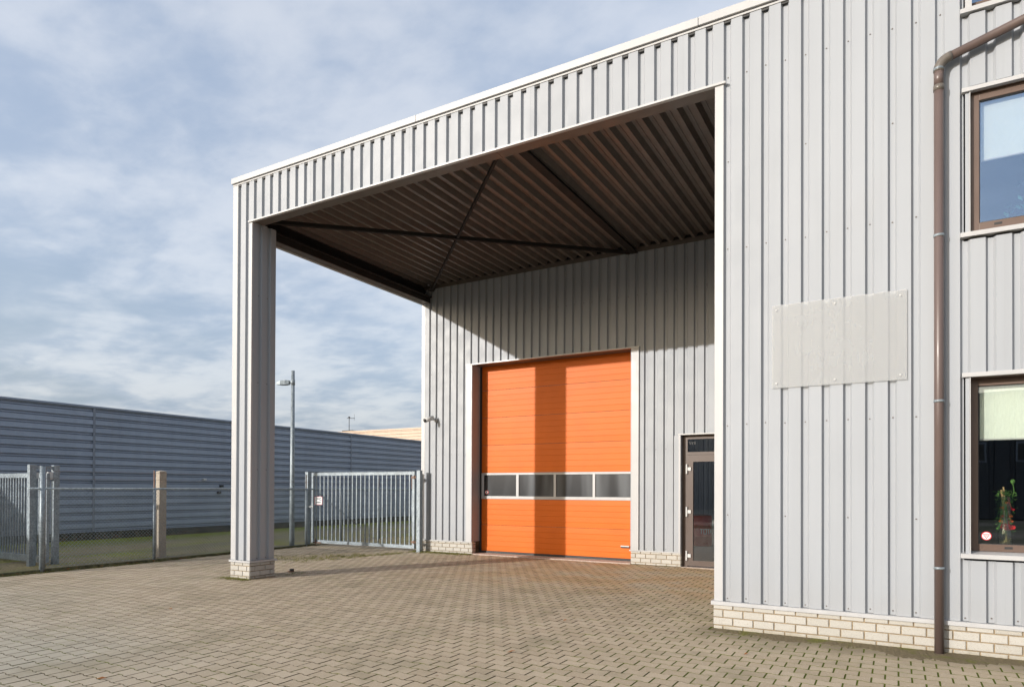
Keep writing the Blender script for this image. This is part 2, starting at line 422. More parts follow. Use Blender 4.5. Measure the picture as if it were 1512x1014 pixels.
BM = {}
def brick_mesh(L, h, d=.06):
    key = (round(L, 3), round(h, 3))
    if key not in BM:
        m = MB(); i = .004
        vs = [(0, 0, 0), (L, 0, 0), (L, 0, h), (0, 0, h)]
        ins = [(i, 0, i), (L-i, 0, i), (L-i, 0, h-i), (i, 0, h-i)]
        m.v = [(x, -d, z) for x, _, z in ins]+[(x, -d+.004, z) for x, _, z in vs]+[(x, 0, z) for x, _, z in vs]
        m.f = [(0, 1, 2, 3)]+[(k+4, (k+1) % 4+4, (k+1) % 4, k) for k in range(4)]+[(k+8, (k+1) % 4+8, (k+1) % 4+4, k+4) for k in range(4)]
        BM[key] = m.mesh('brick', BRICK)
    return BM[key]
def brick_run(parent, origin, rot, length, z0, courses, half_first, zbase=0):
    """bricks along local +x from origin, facing local -y; courses = [(zlo, zhi)] ; parent part carries the mortar"""
    P, J = .2285, .013
    ca, sa = math.cos(rot), math.sin(rot)
    for ci, (lo, hi) in enumerate(courses):
        s = 0.0; first = True
        while s < length-.02:
            L = (P/2-J if (ci % 2 == half_first) else P-J) if first else P-J
            first = False
            L = min(L, length-s)
            if length-s-L < .05: L = length-s
            o = bpy.data.objects.new('brick', brick_mesh(L, hi-lo)); col.objects.link(o); o.parent = parent
            j = .0035*random.random()
            o.location = (origin[0]+ca*s-sa*(.055-j), origin[1]+sa*s+ca*(.055-j), zbase+lo); o.rotation_euler = (0, 0, rot)
            s += L+J
VF, VB = 8.162, 13.94
COURSES = [(0-.03, .044), (.057, .138), (.150, .231), (.244, .292)]

def gz(y): return max(0, .0075*(y-8.4))

# ------------------------------------------------------------------ ground
g = MB(); g.add([(-900, -900, -.06), (900, -900, -.06), (900, 900, -.06), (-900, 900, -.06)], [(0, 1, 2, 3)])
tag(g.build('ground', GROUND), kind='structure')
# yard of dog-bone pavers
PL, PW, PA = .2065, .1665, .0085
Y0, Y1, X0, X1 = -1.0, 14.6, -14.40, 6.0
pav = bpy.data.objects.new('pavement', None); col.objects.link(pav); tag(pav, kind='structure')
jb = MB(); ys = [Y0-3, 8.4, Y1+.3]
for y in ys:
    for x in (X0, X1+1): jb.v.append((x, y, gz(y)-.0034))
for i in range(len(ys)-1): jb.f.append((2*i, 2*i+1, 2*i+3, 2*i+2))
jb.build('joint_bed', JOINT, pav)
def outline(inset_t, inset_w):
    L = PL; h = PW/2
    xs = [inset_t, L*.19, L*.33, L*.67, L*.81, L-inset_t]; ws = [-PA, -PA, PA, PA, -PA, -PA]
    lo = [(x-L/2, -h+w+inset_w) for x, w in zip(xs, ws)]; hi = [(x-L/2, h-w-inset_w) for x, w in zip(xs, ws)][::-1]
    return np.array(lo+hi)
top, bot = outline(.0074, .0046), outline(.0070, .0043)
pv = np.concatenate([np.c_[top, np.zeros(12)], np.c_[bot, -np.full(12, .012)]])
pf = [tuple(range(12))]+[(k+12, (k+1) % 12+12, (k+1) % 12, k) for k in range(12)]
pm = bpy.data.meshes.new('paver'); pm.from_pydata(pv.tolist(), [], pf); pm.materials.append(PAVER); pm.materials.append(JOINT)
pmi = np.array([0]+[1]*12, dtype=np.int32); pm.polygons.foreach_set('material_index', pmi)
cells = []
nrow = int((Y1-Y0)/PW)
for r in range(nrow):
    y = 6.998+PW*(r-round((6.998-Y0)/PW)); off = (r-round((6.998-Y0)/PW)) % 2
    for k in range(int((X0+.82)/PL)-2, int((X1+.82)/PL)+2):
        x = -.82+PL/2+PL*(k+.5*off)
        if x < X0+.05 or x > X1: continue
        if y > VF-.07 and (x > -1.93): continue              # under the front wall
        if y > VB-.06 and x > -10.75: continue
        cells.append((x, y))
cells = np.array(cells)
# what the lens sees largest comes first
ca3 = np.stack([cells[:, 0], cells[:, 1], np.full(len(cells), -1.65)], 1)
dpt = ca3 @ np.array(F2); px = 756+988.2*(ca3 @ np.array(R3))/dpt; py = 714.6-988.2*(ca3 @ np.array(U3))/dpt
vis = (dpt > 1) & (px > 2) & (px < 1508) & (py < 1008) & (py > 720)
order = np.argsort(np.where(vis, dpt, 1e6))
single = order[:300]; rest = order[300:]
tilt = np.clip(rng.normal(0, .0025, (len(cells), 2)), -.005, .005); dz = np.clip(rng.normal(0, .0007, len(cells)), -.0012, .0014)
for i in single:
    o = bpy.data.objects.new('paver', pm); col.objects.link(o); o.parent = pav
    o.location = (cells[i, 0], cells[i, 1], gz(cells[i, 1])+dz[i]); o.rotation_euler = (tilt[i, 0], tilt[i, 1], rng.normal(0, .006))
n = len(rest); c = cells[rest]
V = np.tile(pv, (n, 1, 1)); ang = rng.normal(0, .006, n)
x = V[:, :, 0]*np.cos(ang)[:, None]-V[:, :, 1]*np.sin(ang)[:, None]; y = V[:, :, 0]*np.sin(ang)[:, None]+V[:, :, 1]*np.cos(ang)[:, None]
zt = V[:, :, 2]+V[:, :, 0]*tilt[rest, 1][:, None]+V[:, :, 1]*tilt[rest, 0][:, None]+(np.maximum(0, .0075*(c[:, 1]-8.4))+dz[rest])[:, None]
V = np.stack([x+c[:, 0:1], y+c[:, 1:2], zt], -1).reshape(-1, 3)
me = bpy.data.meshes.new('paver_field')
me.vertices.add(len(V)); me.vertices.foreach_set('co', V.astype(np.float32).ravel())
loops1 = np.concatenate([np.array(f) for f in pf]); tot1 = np.array([len(f) for f in pf])
LI = (loops1[None, :]+24*np.arange(n)[:, None]).ravel(); LT = np.tile(tot1, n); LS = np.concatenate([[0], np.cumsum(LT)[:-1]])
me.loops.add(len(LI)); me.loops.foreach_set('vertex_index', LI.astype(np.int32))
me.polygons.add(len(LT)); me.polygons.foreach_set('loop_start', LS.astype(np.int32)); me.polygons.foreach_set('loop_total', LT.astype(np.int32))
me.update(calc_edges=True); me.validate(); me.shade_flat()
at = me.attributes.new('tint', 'FLOAT', 'FACE'); at.data.foreach_set('value', np.repeat(1+rng.random(n), len(pf)).astype(np.float32))
me.materials.append(PAVER); me.materials.append(JOINT); me.polygons.foreach_set('material_index', np.tile(pmi, n))
pfield = bpy.data.objects.new('paver_field', me); col.objects.link(pfield); pfield.parent = pav; pfield['kind'] = 'stuff'

# ground beyond the fence, kerb under the fence
v = MB(); v.add([(-60, -12, .045), (-14.47, -12, .045), (-14.47, 60, .05), (-60, 60, .05)], [(0, 1, 2, 3)])
v.add([(-14.47, 14.75, .05), (-10.80, 14.75, .05), (-10.80, 60, .05), (-14.47, 60, .05)], [(0, 1, 2, 3)])
tag(v.build('verge', VERGE), kind='structure')
kerb = bpy.data.objects.new('kerb', None); col.objects.link(kerb); tag(kerb, kind='structure')
km = MB().box(0, .07, 0, .99, -.1, .075).mesh('kerb_stone', KERBC)
for i in range(15):
    yy = -1.2+i; o = bpy.data.objects.new('kerb_stone', km); col.objects.link(o); o.parent = kerb
    o.location = (-14.475+random.uniform(-.006, .006), yy, gz(yy)*.55+random.uniform(-.006, .004)-.012)

# ------------------------------------------------------------------ the pale warehouse with its canopy
wh = thing('warehouse', 'pale grey corrugated steel warehouse with open canopy and orange roll-up door', 'warehouse')
EDGE = -1.161
ZTOP, ZFB = 7.262, 6.53
# front: corner column, fascia, wing wall with its two windows
CB = .338                                       # where the cladding starts above the brick plinth
sheets(wh, CLAD, VF, -10.71, -10.19, CB, ZTOP, EDGE)
sheets(wh, CLAD, VF, -10.19, -1.90, ZFB, ZTOP, EDGE)
sheets(wh, CLAD, VF, -1.90, .585, CB, ZTOP, EDGE)
WX0, WX1 = .62, 2.75
sheets(wh, CLAD, VF, .585, WX1+.03, CB, .955, EDGE)
sheets(wh, CLAD, VF, .585, WX1+.03, 2.845, 4.20, EDGE)
sheets(wh, CLAD, VF, .585, WX1+.03, 5.755, 6.49, EDGE)
sheets(wh, CLAD, VF, WX1+.03, 6.0, CB, 6.49, EDGE)
sheets(wh, CLAD, VF, .585, 6.0, 7.0, 9.5, EDGE)
sheets(wh, CLAD, VF, -1.90, .585, ZTOP+.12, 7.5, EDGE) if False else None
sheets(wh, CLAD, .585, VF+.002, 20, 7.25, 9.5, 8.36, axis='y', out=-1)
MB().box(.56, 6.05, VF-.035, 20, 9.5, 9.6).build('coping', TRIM, wh)
# column sides
sheets(wh, CLAD, -10.19, VF, 8.715, CB, 6.53, 8.300, axis='y', out=1, pitch=.20, crown=.112, sl=.020, dep=.035)
sheets(wh, CLAD, -10.71, VF, 8.73, CB, ZTOP, 8.30, axis='y', out=-1)
m = MB().box(-10.70, -10.20, 8.70, 8.712, CB, 6.53); m.build('column_back', CLAD, wh)
MB().box(-10.715, -10.585, VF-.003, VF+.02, CB, ZTOP+.0).build('corner_trim', TRIM, wh)
MB().box(-10.255, -10.187, VF-.003, VF+.03, CB, 6.505).build('corner_trim', TRIM, wh)
MB().box(-1.903, -1.803, VF-.003, VF+.02, CB, 6.505).build('corner_trim', TRIM, wh)
# coping along the roof edge: three lengths, a shadow gap and a thin lip under it
for a, b in ((-10.735, -6.42), (-6.415, -2.1), (-2.095, .58)):
    MB().box(a, b, VF-.038, VF+.42, 7.296, 7.398).build('coping', TRIM, wh, bevel=.004)
MB().box(-10.72, .58, VF-.010, VF+.05, 7.262, 7.284).build('coping_lip', TRIM, wh)
MB().box(-10.70, .58, VF+.004, VF+.06, 7.236, 7.2615).build('coping_filler', BLACK, wh)  # foam set forward, its black also standing for shadow under the lip
MB().box(-10.735, -10.30, VF+.42, 31, 7.296, 7.398).build('coping', TRIM, wh)
# drip trim under the fascia and the flat soffit strip behind it
MB().box(-10.275, -1.775, VF-.026, VF+.03, 6.505, 6.531).build('drip_trim', TRIM, wh)
MB().box(-10.19, -5.02, VF+.02, VF+.24, 6.515, 6.525).build('soffit_strip', DECK, wh)
MB().box(-5.012, -1.90, VF+.02, VF+.24, 6.515, 6.525).build('soffit_strip', DECK, wh)
MB().box(-10.60, -1.90, VF+.225, VF+.24, 6.527, 7.25).build('fascia_lining', DECK, wh)
# side edge of the canopy, seen from inside
sheets(wh, CLAD, -10.75, 8.72, VB, 6.47, ZTOP, 8.30, axis='y', out=-1)
MB().box(-10.77, -10.70, 8.716, VB-.005, 6.452, 6.466).build('drip_trim', TRIM, wh)
MB().box(-10.69, -10.68, 8.20, VB+.06, 6.476, 7.20).build('shade_sheet', STEEL_DARK, wh)  # added dark sheet: shade put in as colour, also stops stray sun
MB().box(-10.697, -10.50, 8.60, VB-.001, 6.462, 6.474).build('soffit_strip', DECK, wh)
MB().box(-10.53, -10.50, 8.60, VB-.002, 6.476, 6.60).box(-10.56, -10.44, 8.60, VB-.002, 6.602, 6.625).build('edge_beam', STEEL_DARK, wh)
# canopy deck: trapezoid trays running front to back
dp, dlow, dside, ddep = .25, .062, .035, .10
du = -10.70; ni = 0; ZD = 6.905
while du < -1.95:
    w_ = min(4*dp, -1.9-du); m = MB(); s = 0; pr = []
    while s < w_-1e-6:
        for ds, dzz in ((0, 0), (dlow*.5, .0), (dlow, 0), (dlow+dside, ddep), (dp*.62, ddep), (dp*.62, ddep-.008), (dp*.66, ddep-.008), (dp*.66, ddep), (dp-dside, ddep)):
            if s+ds <= w_: pr.append((s+ds, dzz))
        s += dp
    pr.append((w_, 0))
    for s, z in pr:
        for y in (VF+.24, VB+.02): m.v.append((du+s, y, ZD+z+.0015*(ni % 2)))
    for j in range(len(pr)-1): m.f.append((2*j, 2*j+1, 2*j+3, 2*j+2))
    m.build('deck_sheet', DECK, wh); du += w_; ni += 1
# steel under the deck
def ibeam(p, q, w, h, t, name):
    (x, y0, z), (_, y1, _) = p, q
    MB().box(x-w/2, x+w/2, y0, y1, z, z+t).box(x-t/2, x+t/2, y0, y1, z+t, z+h-t).box(x-w/2, x+w/2, y0, y1, z+h-t, z+h).build(name, STEEL_DARK, wh)
ibeam((-4.965, VF+.25, 6.80), (-4.965, VB-.01, 6.80), .15, .22, .014, 'roof_beam')
def brace(p, q, bw):
    b = MB().bar(p, q, bw, bw).build('brace', STEEL_DARK, wh)
    d = (Vector(q)-Vector(p)).normalized()
    for e, s in ((p, 1), (q, -1)):
        e = Vector(e); MB().bar(e-d*.05*s, e+d*.22*s, .16, .012).build('gusset_plate', STEEL_DARK, b)
    return b
brace((-10.32, 8.50, 6.66), (-5.04, VB-.12, 6.80), .07)
brace((-5.06, 8.46, 6.72), (-10.36, VB-.15, 6.74), .048)
# roof over everything, with an added opening above the hall to light the drum
for (a, b, c_, d) in ((-10.68, 6, VF+.10, 14.6), (-10.72, -9.8, 14.6, 27), (-2.0, 6, 14.6, 27), (-10.72, 6, 27, 31)):
    MB().box(a, b, c_, d, 7.16, 7.24).build('roof_panel', GREYTRIM, wh)
# back wall under the canopy, with the two door openings
EB = -4.7505
DX0, DX1 = -9.172, -5.036                       # roll-up door opening
PX0, PX1 = -3.945, -2.60                        # side door opening
BB = .352
sheets(wh, CLAD, VB, -10.76, DX0, BB, 6.86, EB)
sheets(wh, CLAD, VB, DX0, DX1, 4.755, 6.86, EB)
sheets(wh, CLAD, VB, DX1, PX0, BB, 6.86, EB)
sheets(wh, CLAD, VB, PX0, PX1, 2.815, 6.86, EB)
sheets(wh, CLAD, VB, PX1, -1.9, BB, 6.86, EB)
MB().box(-10.765, -10.655, VB-.004, VB+.02, BB, 6.45).build('corner_trim', TRIM, wh)
MB().box(-10.69, -1.90, VB-.012, VB-.006, 6.825, 6.93).build('wall_flashing', DECK, wh)
# hall walls out of sight
sheets(wh, CLAD, -10.76, VB+.003, 31, .3, ZTOP, 8.30, axis='y', out=-1, width=8)
sheets(wh, CLAD, -1.90, VF+.02, VB, .3, 7.2, 8.36, axis='y', out=-1)
sheets(wh, CLAD, 31, -10.76, 6, .3, ZTOP, EDGE, out=1, width=10)
sheets(wh, CLAD, 6, VF, 31, .3, ZTOP+2.2, 8.36, axis='y', out=1, width=10)
MB().box(-10.7, 6, VB+.5, 30.9, -.02, .05).build('hall_floor', CONC, wh)
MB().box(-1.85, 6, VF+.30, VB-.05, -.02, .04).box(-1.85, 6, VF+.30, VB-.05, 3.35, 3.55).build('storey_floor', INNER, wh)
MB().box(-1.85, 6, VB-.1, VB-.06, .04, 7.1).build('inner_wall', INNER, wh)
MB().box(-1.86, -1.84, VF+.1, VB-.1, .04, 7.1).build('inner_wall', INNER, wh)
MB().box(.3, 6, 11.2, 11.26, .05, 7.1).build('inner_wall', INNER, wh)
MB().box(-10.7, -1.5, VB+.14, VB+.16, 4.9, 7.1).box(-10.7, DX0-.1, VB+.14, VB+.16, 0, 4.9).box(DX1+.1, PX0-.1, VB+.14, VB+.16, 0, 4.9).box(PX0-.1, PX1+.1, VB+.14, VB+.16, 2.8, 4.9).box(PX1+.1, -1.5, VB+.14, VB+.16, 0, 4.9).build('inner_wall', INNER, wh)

# brick plinths with their sill trims
def plinth(runs, mortar_boxes, trims):
    p = part_empty('brick_plinth', wh)
    m = MB()
    for b in mortar_boxes: m.box(*b)
    m.build('mortar', MORTAR, p)
    for r in runs: brick_run(p, *r)
    t = MB()
    for b in trims: t.box(*b)
    t.build('sill_trim', TRIM, p)
b0 = .006
zb = gz(VB)
plinth([((-1.905, VF-.005, 0), 0, 6.0+1.905, 0, COURSES, 0)], [(-1.90, 6, VF-.001, VF+.28, -.1, .295)],
       [(-1.935, 6, VF-.034, VF+.03, .292, .336)])
plinth([((-10.712, VF-.003, 0), 0, .525, 0, COURSES, 1), ((-10.187, VF-.0, 0), math.pi/2, .552, 0, COURSES, 0),
        ((-10.187, 8.718, 0), math.pi, .525, 0, COURSES, 1), ((-10.712, 8.718, 0), -math.pi/2, .552, 0, COURSES, 0)],
       [(-10.703, -10.196, VF+.006, 8.709, -.1, .295)],
       [(-10.735, -10.155, VF-.03, 8.755, .300, .334)])
plinth([((-10.755, VB-.005, 0), 0, 10.755+DX0+.0, 0, COURSES, 1, zb), ((DX0, VB-.005, 0), math.pi/2, .15, 0, COURSES, 0, zb)],
       [(-10.75, DX0-.008, VB, VB+.14, -.1, .33)], [(-10.78, DX0+.002, VB-.03, VB+.03, .33, .354)])
plinth([((DX1, VB-.005, 0), 0, PX0-DX1, 0, COURSES, 0, zb), ((PX0, VB-.005, 0), math.pi/2, .12, 0, COURSES, 1, zb)],
       [(DX1+.008, PX0-.008, VB, VB+.14, -.1, .33)], [(DX1-.03, PX0+.002, VB-.03, VB+.03, .33, .354)])
plinth([((-1.905, VB-.01, 0), -math.pi/2, VB-VF-.02, 0, COURSES, 1)], [(-1.897, -1.86, VF+.29, VB, -.1, .295)], [(-1.935, -1.90, VF+.04, VB-.04, .292, .336)])
plinth([((PX1, VB-.005, 0), 0, -1.9-PX1, 0, COURSES, 0, zb)], [(PX1+.008, -1.9, VB, VB+.14, -.1, .33)], [(PX1, -1.9, VB-.03, VB+.03, .33, .354)])

# roll-up door
od = part_empty('overhead_door', wh)
VD = 14.30
MB().box(DX0-.012, DX0, VB-.035, VD+.02, BB, 4.745).build('jamb', CLAD, od)
MB().box(DX0-.01, DX0, VB+.10, VD+.02, -.05, BB).build('jamb_foot', DARKC, od)
MB().box(DX1, DX1+.012, VB-.035, VD+.02, BB, 4.745).build('jamb', CLAD, od)
MB().box(DX0-.165, DX0-.013, VB-.034, VB+.02, BB, 4.742).build('jamb_trim', TRIM, od)
MB().box(DX1+.013, DX1+.178, VB-.034, VB+.02, BB, 4.742).build('jamb_trim', TRIM, od)
MB().box(DX0-.175, DX1+.195, VB-.045, VB+.03, 4.744, 4.772).build('lintel_trim', TRIM, od)
MB().box(DX0, DX1, VB+.03, VD+.02, 4.746, 4.756).build('lintel_soffit', DECK, od)
MB().box(DX0+.002, DX0+.05, VD-.02, VD+.03, .03, 4.74).build('seal', BLACK, od)
MB().box(DX0+.05, DX1-.005, VD-.012, VD+.03, .062, .112).build('bottom_seal', BLACK, od)
MB().box(DX0+.002, DX1-.002, VB-.04, VD+.2, -.08, .062).build('threshold', SILLC, od)
def door_panel(z0, z1, nrib):
    m = MB(); pr = [(z0, .008), (z0+.003, .003)]
    h = (z1-z0)/nrib
    for k in range(nrib):
        a = z0+k*h
        if k: pr += [(a-.006, .0), (a-.002, .0045), (a+.002, .0045), (a+.006, .0)]
    pr += [(z1-.003, .003), (z1, .008)]
    for z, d in pr:
        for x in (DX0+.05, DX1-.006): m.v.append((x, VD+d, z))
    for j in range(len(pr)-1): m.f.append((2*j, 2*j+1, 2*j+3, 2*j+2))
    return m.build('door_panel', ORANGE, od)
ZB0, ZB1 = 1.418, 2.068
for a, b, k in ((.112, .765, 5), (.765, ZB0, 5), (ZB1, 2.76, 5), (2.76, 3.45, 5), (3.45, 4.14, 5), (4.14, 4.83, 5)): door_panel(a+.002, b-.002, k)
gf = MB(); x0, x1 = DX0+.05, DX1-.006
gf.box(x0, x1, VD-.014, VD+.03, ZB0+.002, ZB0+.070).box(x0, x1, VD-.014, VD+.03, ZB1-.052, ZB1-.002)
mul = [(x0, x0+.07), (-8.117, -8.048), (-7.092, -7.030), (-6.090, -6.030), (x1-.05, x1)]
for a, b in mul: gf.box(a, b, VD-.011, VD+.027, ZB0+.071, ZB1-.053)
gf.build('glazing_frame', TRIM, od)
for (a0, a1), (c0, c1) in zip(mul, mul[1:]):
    MB().box(a1+.001, c0-.001, VD+.006, VD+.014, ZB0+.071, ZB1-.053).build('pane', ACRYL, od)
    e = MB()
    for q in ((a1+.001, a1+.010, ZB0+.071, ZB1-.053), (c0-.010, c0-.001, ZB0+.071, ZB1-.053)): e.box(q[0], q[1], VD+.001, VD+.005, q[2], q[3])
    for q in ((ZB0+.071, ZB0+.080), (ZB1-.062, ZB1-.053)): e.box(a1+.0105, c0-.0105, VD+.001, VD+.005, *q)
    e.build('pane_gasket', BLACK, od)
def disc(cx_, y, cz, r0, r1, n=28):
    m = MB()
    for k in range(n):
        t = 2*math.pi*k/n
        m.v += [(cx_+r0*math.cos(t), y, cz+r0*math.sin(t)), (cx_+r1*math.cos(t), y, cz+r1*math.sin(t))]
    m.f = [(2*k, 2*k+1, (2*k+3) % (2*n), (2*k+2) % (2*n)) for k in range(n)]
    if r0 <= 0: m.f = [tuple(2*k+1 for k in range(n))]
    return m
st = disc(x0+.145, VD+.003, ZB0+.165, 0, .047).build('warning_sticker', STICK_W, od)
tag(st, 'small round red and white no-entry sticker on the leftmost pane')
disc(x0+.145, VD+.0015, ZB0+.165, .036, .05).build('sticker_ring', STICK_R, od)
MB().bar((x0+.115, VD+.0012, ZB0+.195), (x0+.175, VD+.0012, ZB0+.135), .012, .001, (0, 1, 0)).bar((x0+.115, VD+.0005, ZB0+.135), (x0+.175, VD+.0005, ZB0+.195), .010, .001, (0, 1, 0)).build('sticker_cross', STICK_B, od)
MB().box(-5.40, -5.20, VD-.028, VD-.006, .365, .378).box(-5.40, -5.20, VD-.009, VD+.002, .350, .362).build('handle_recess', BLACK, od)
MB().box(-5.40, -5.20, VD-.03, VD-.004, .381, .405).build('pull_handle', WHITE, od)

# glazed side door
ed = part_empty('entrance_door', wh)
VP = 14.06
fr = MB().box(PX0, PX0+.115, VP-.02, VP+.06, .03, 2.80).box(PX1-.09, PX1, VP-.02, VP+.06, .03, 2.80).box(PX0+.115, PX1-.09, VP-.02, VP+.06, 2.725, 2.80).box(PX0+.115, PX1-.09, VP-.02, VP+.06, 2.395, 2.455)
fr.build('frame', DOORBROWN, ed)
L0, L1 = PX0+.118, PX1-.093
MB().box(L0, L0+.115, VP-.032, VP+.03, .075, 2.39).box(L1-.115, L1, VP-.032, VP+.03, .075, 2.39).box(L0+.115, L1-.115, VP-.032, VP+.03, 2.25, 2.39).box(L0+.115, L1-.115, VP-.032, VP+.03, .075, .185).build('leaf', DOORBROWN, ed)
MB().box(L0+.115, L1-.115, VP-.004, VP+.004, .185, 2.25).build('pane', GLASSD, ed)
MB().box(PX0+.115, PX1-.09, VP+.0, VP+.008, 2.455, 2.725).build('transom_pane', GLASSD, ed)
for i, t in enumerate(((2.63, 2.56),)):
    m = MB(); zc = 2.64
    for dx in (0, .05, .1): m.bar((PX0+.15+dx, VP-.003, zc+.035), (PX0+.165+dx, VP-.003, zc-.03), .009, .002, (0, 1, 0)); m.bar((PX0+.165+dx, VP-.003, zc-.03), (PX0+.18+dx, VP-.003, zc+.03), .008, .0015, (0, 1, 0))
    m.build('faded_lettering', STICK_B, ed)
for z in (2.10, 1.205, .285):
    h = MB().tube([(L0-.012, VP-.052, z-.10), (L0-.012, VP-.052, z+.10)], .019, 10)
    ho = h.build('hinge', WHITE, ed); MB().box(L0+.004, L0+.075, VP-.052, VP-.034, z-.035, z+.035).build('hinge_plate', WHITE, ho)
MB().box(PX0-.145, PX0-.002, VB-.006, VB+.01, BB, 2.80).build('jamb_trim', CLAD, ed)
MB().box(PX0-.035, PX0-.001, VB-.034, VB+.02, BB, 2.806).build('jamb_trim', TRIM, ed)
MB().box(PX0-.001, PX0+.004, VB-.03, VP-.021, .30, 2.805).build('jamb_lining', CLAD, ed)
MB().box(PX0-.045, PX1+.03, VB-.045, VB+.02, 2.808, 2.834).build('lintel_trim', TRIM, ed)
MB().box(PX0, PX1, VB+.02, VP+.06, 2.802, 2.812).build('lintel_soffit', DOORBROWN, ed)
MB().box(PX0, PX1, VB-.02, VP+.5, -.05, .05).build('threshold', SILLC, ed)

# windows in the wing
def window(zs, zh, vfr, zblind, glassmat, name_label, fw, sill_out):
    w = part_empty('window', wh); w['label'] = name_label
    a, b = .640, WX1
    MB().box(a, a+fw, vfr, vfr+.07, zs, zh).box(b-fw, b, vfr, vfr+.07, zs, zh).box(a+fw, b-fw, vfr, vfr+.07, zh-fw, zh).box(a+fw, b-fw, vfr, vfr+.07, zs, zs+fw).build('frame', BROWN, w, bevel=.003)
    MB().box(a+fw, b-fw, vfr+.028, vfr+.034, zs+fw, zh-fw).build('pane', glassmat, w)
    g_ = MB().box(a+fw, a+fw+.007, vfr+.012, vfr+.026, zs+fw, zh-fw).box(a+fw+.0072, b-fw, vfr+.012, vfr+.026, zs+fw, zs+fw+.007).box(a+fw+.0072, b-fw, vfr+.012, vfr+.026, zh-fw-.007, zh-fw)
    g_.build('gasket', BLACK, w)
    MB().box(a+fw+.022, b-fw-.02, vfr+.085, vfr+.088, zblind, zh-.02).build('roller_blind', BLIND, w)
    MB().tube([(a+fw+.022, vfr+.0865, zblind-.006), (b-fw-.02, vfr+.0865, zblind-.006)], .011, 8).build('blind_rail', WHITE, w)
    MB().box(.596, .629, VF-.006, VF+.02, zs-.02, zh).build('jamb_trim', CLAD, w)
    MB().box(.630, .638, VF-.020, vfr+.03, zs-.02, zh+.0).build('jamb_trim', TRIM, w)
    MB().box(.566, b+.05, VF-.036, VF+.02, zh+.004, zh+.030).box(.566, b+.05, VF-.028, VF+.02, zh+.031, zh+.048).build('head_trim', TRIM, w)
    MB().box(.652, b, VF+.02, vfr+.02, zh+.002, zh+.012).build('head_soffit', BROWN, w)
    sl = MB(); y0, y1 = VF-sill_out, vfr+.01; z0_, z1_ = zs-.022, zs-.002
    sl.add([(.553, y0, z0_), (b+.05, y0, z0_), (b+.05, y1, z1_), (.553, y1, z1_), (.553, y0, z0_-.045), (b+.05, y0, z0_-.045), (b+.05, y1, z0_-.045), (.553, y1, z0_-.045)],
           [(0, 1, 2, 3), (7, 6, 5, 4), (0, 4, 5, 1), (1, 5, 6, 2), (2, 6, 7, 3), (3, 7, 4, 0)])
    sl.build('sill', TRIM, w)
    MB().box(.93 if vfr > VF+.1 else .84, (.93 if vfr > VF+.1 else .84)+.065, vfr-.004, vfr+.001, zs+fw*.42, zs+fw*.42+.022).build('vent_slot', BLACK, w)
    MB().box(a+.0, b, vfr+.10, vfr+.26, zs-.05, zs-.005).build('inner_sill', WHITE, w)
    return w
w_low = window(1.045, 2.80, VF+.135, 2.19, GLASSL, 'lower brown framed window with half drawn blind and a vase behind the glass', .072, .040)
w_up = window(4.29, 5.69, VF+.045, 5.03, GLASS, 'upper brown framed window mirroring blue sky under a half drawn blind', .078, .036)
w_top = part_empty('window', wh); w_top['label'] = 'topmost window of which only the sill shows'
MB().box(.553, WX1+.05, VF-.036, VF+.05, 6.50, 6.545).build('sill', TRIM, w_top)
MB().box(.652, WX1, VF+.045, VF+.11, 6.55, 6.62).build('frame', BROWN, w_top)
MB().box(.652, WX1, VF+.05, VF+.06, 6.62, 7.0).build('pane', GLASS, w_top)
MB().box(.596, .651, VF-.028, VF+.02, 6.545, 7.0).build('jamb_trim', TRIM, w_top)
# round sticker in the lower window
sx, sz, sy = .783, 1.200, VF+.135+.0275
s_ = disc(sx, sy, sz, 0, .042).build('warning_sticker', STICK_W, w_low)
disc(sx, sy-.001, sz, .036, .044).build('sticker_ring', STICK_R, w_low)
tri = MB()
pts = [(sx-.026, sz+.016), (sx+.026, sz+.016), (sx, sz-.027)]
for p, q in zip(pts, pts[1:]+pts[:1]): tri.bar((p[0], sy-.0015, p[1]), (q[0], sy-.0015, q[1]), .006, .0008, (0, 1, 0))
tri.bar((sx-.012, sy-.0015, sz+.006), (sx+.012, sy-.0015, sz+.006), .004, .0006, (0, 1, 0)).bar((sx-.007, sy-.0015, sz-.003), (sx+.007, sy-.0015, sz-.003), .004, .0006, (0, 1, 0))
tri.build('sticker_triangle', STICK_R, w_low)

# screws in the valleys
sc = MB()
def screw(x, y, z, ax='x', out=-1, r=.0092):
    n = 6; o = len(sc.v)
    for d in (0, .007):
        for k in range(n):
            t = 2*math.pi*k/n; rr = r if d == 0 else r*.75
            sc.v.append((x+rr*math.cos(t), y+out*d, z+rr*math.sin(t)) if ax == 'x' else (x+out*d, y+rr*math.cos(t), z+rr*math.sin(t)))
    sc.f += [tuple(o+n+k for k in range(n))]+[(o+k, o+(k+1) % n, o+n+(k+1) % n, o+n+k) for k in range(n)]
for k in range(-45, 12):
    ux = EDGE+k*PITCH+SL+.026
    if ux > -1.85:
        for z in (.372, 2.43, 4.53, 6.60):
            if ux > .55 and (.95 < z < 2.85 or 4.2 < z < 5.75): continue
            screw(ux+random.uniform(-.004, .004), VF+DEP, z+random.uniform(-.012, .012))
        if k % 3 == 0 and ux < .5: screw(ux, VF+DEP, 1.36)
        if k % 4 == 1 and ux < .5: screw(ux, VF+DEP, 5.58)
    elif ux < -10.25:
        for z in (.40, 2.2, 4.2, 6.1): screw(ux, VF+DEP, z)
    elif k % 3 == 0: screw(ux, VF+DEP, 6.555)
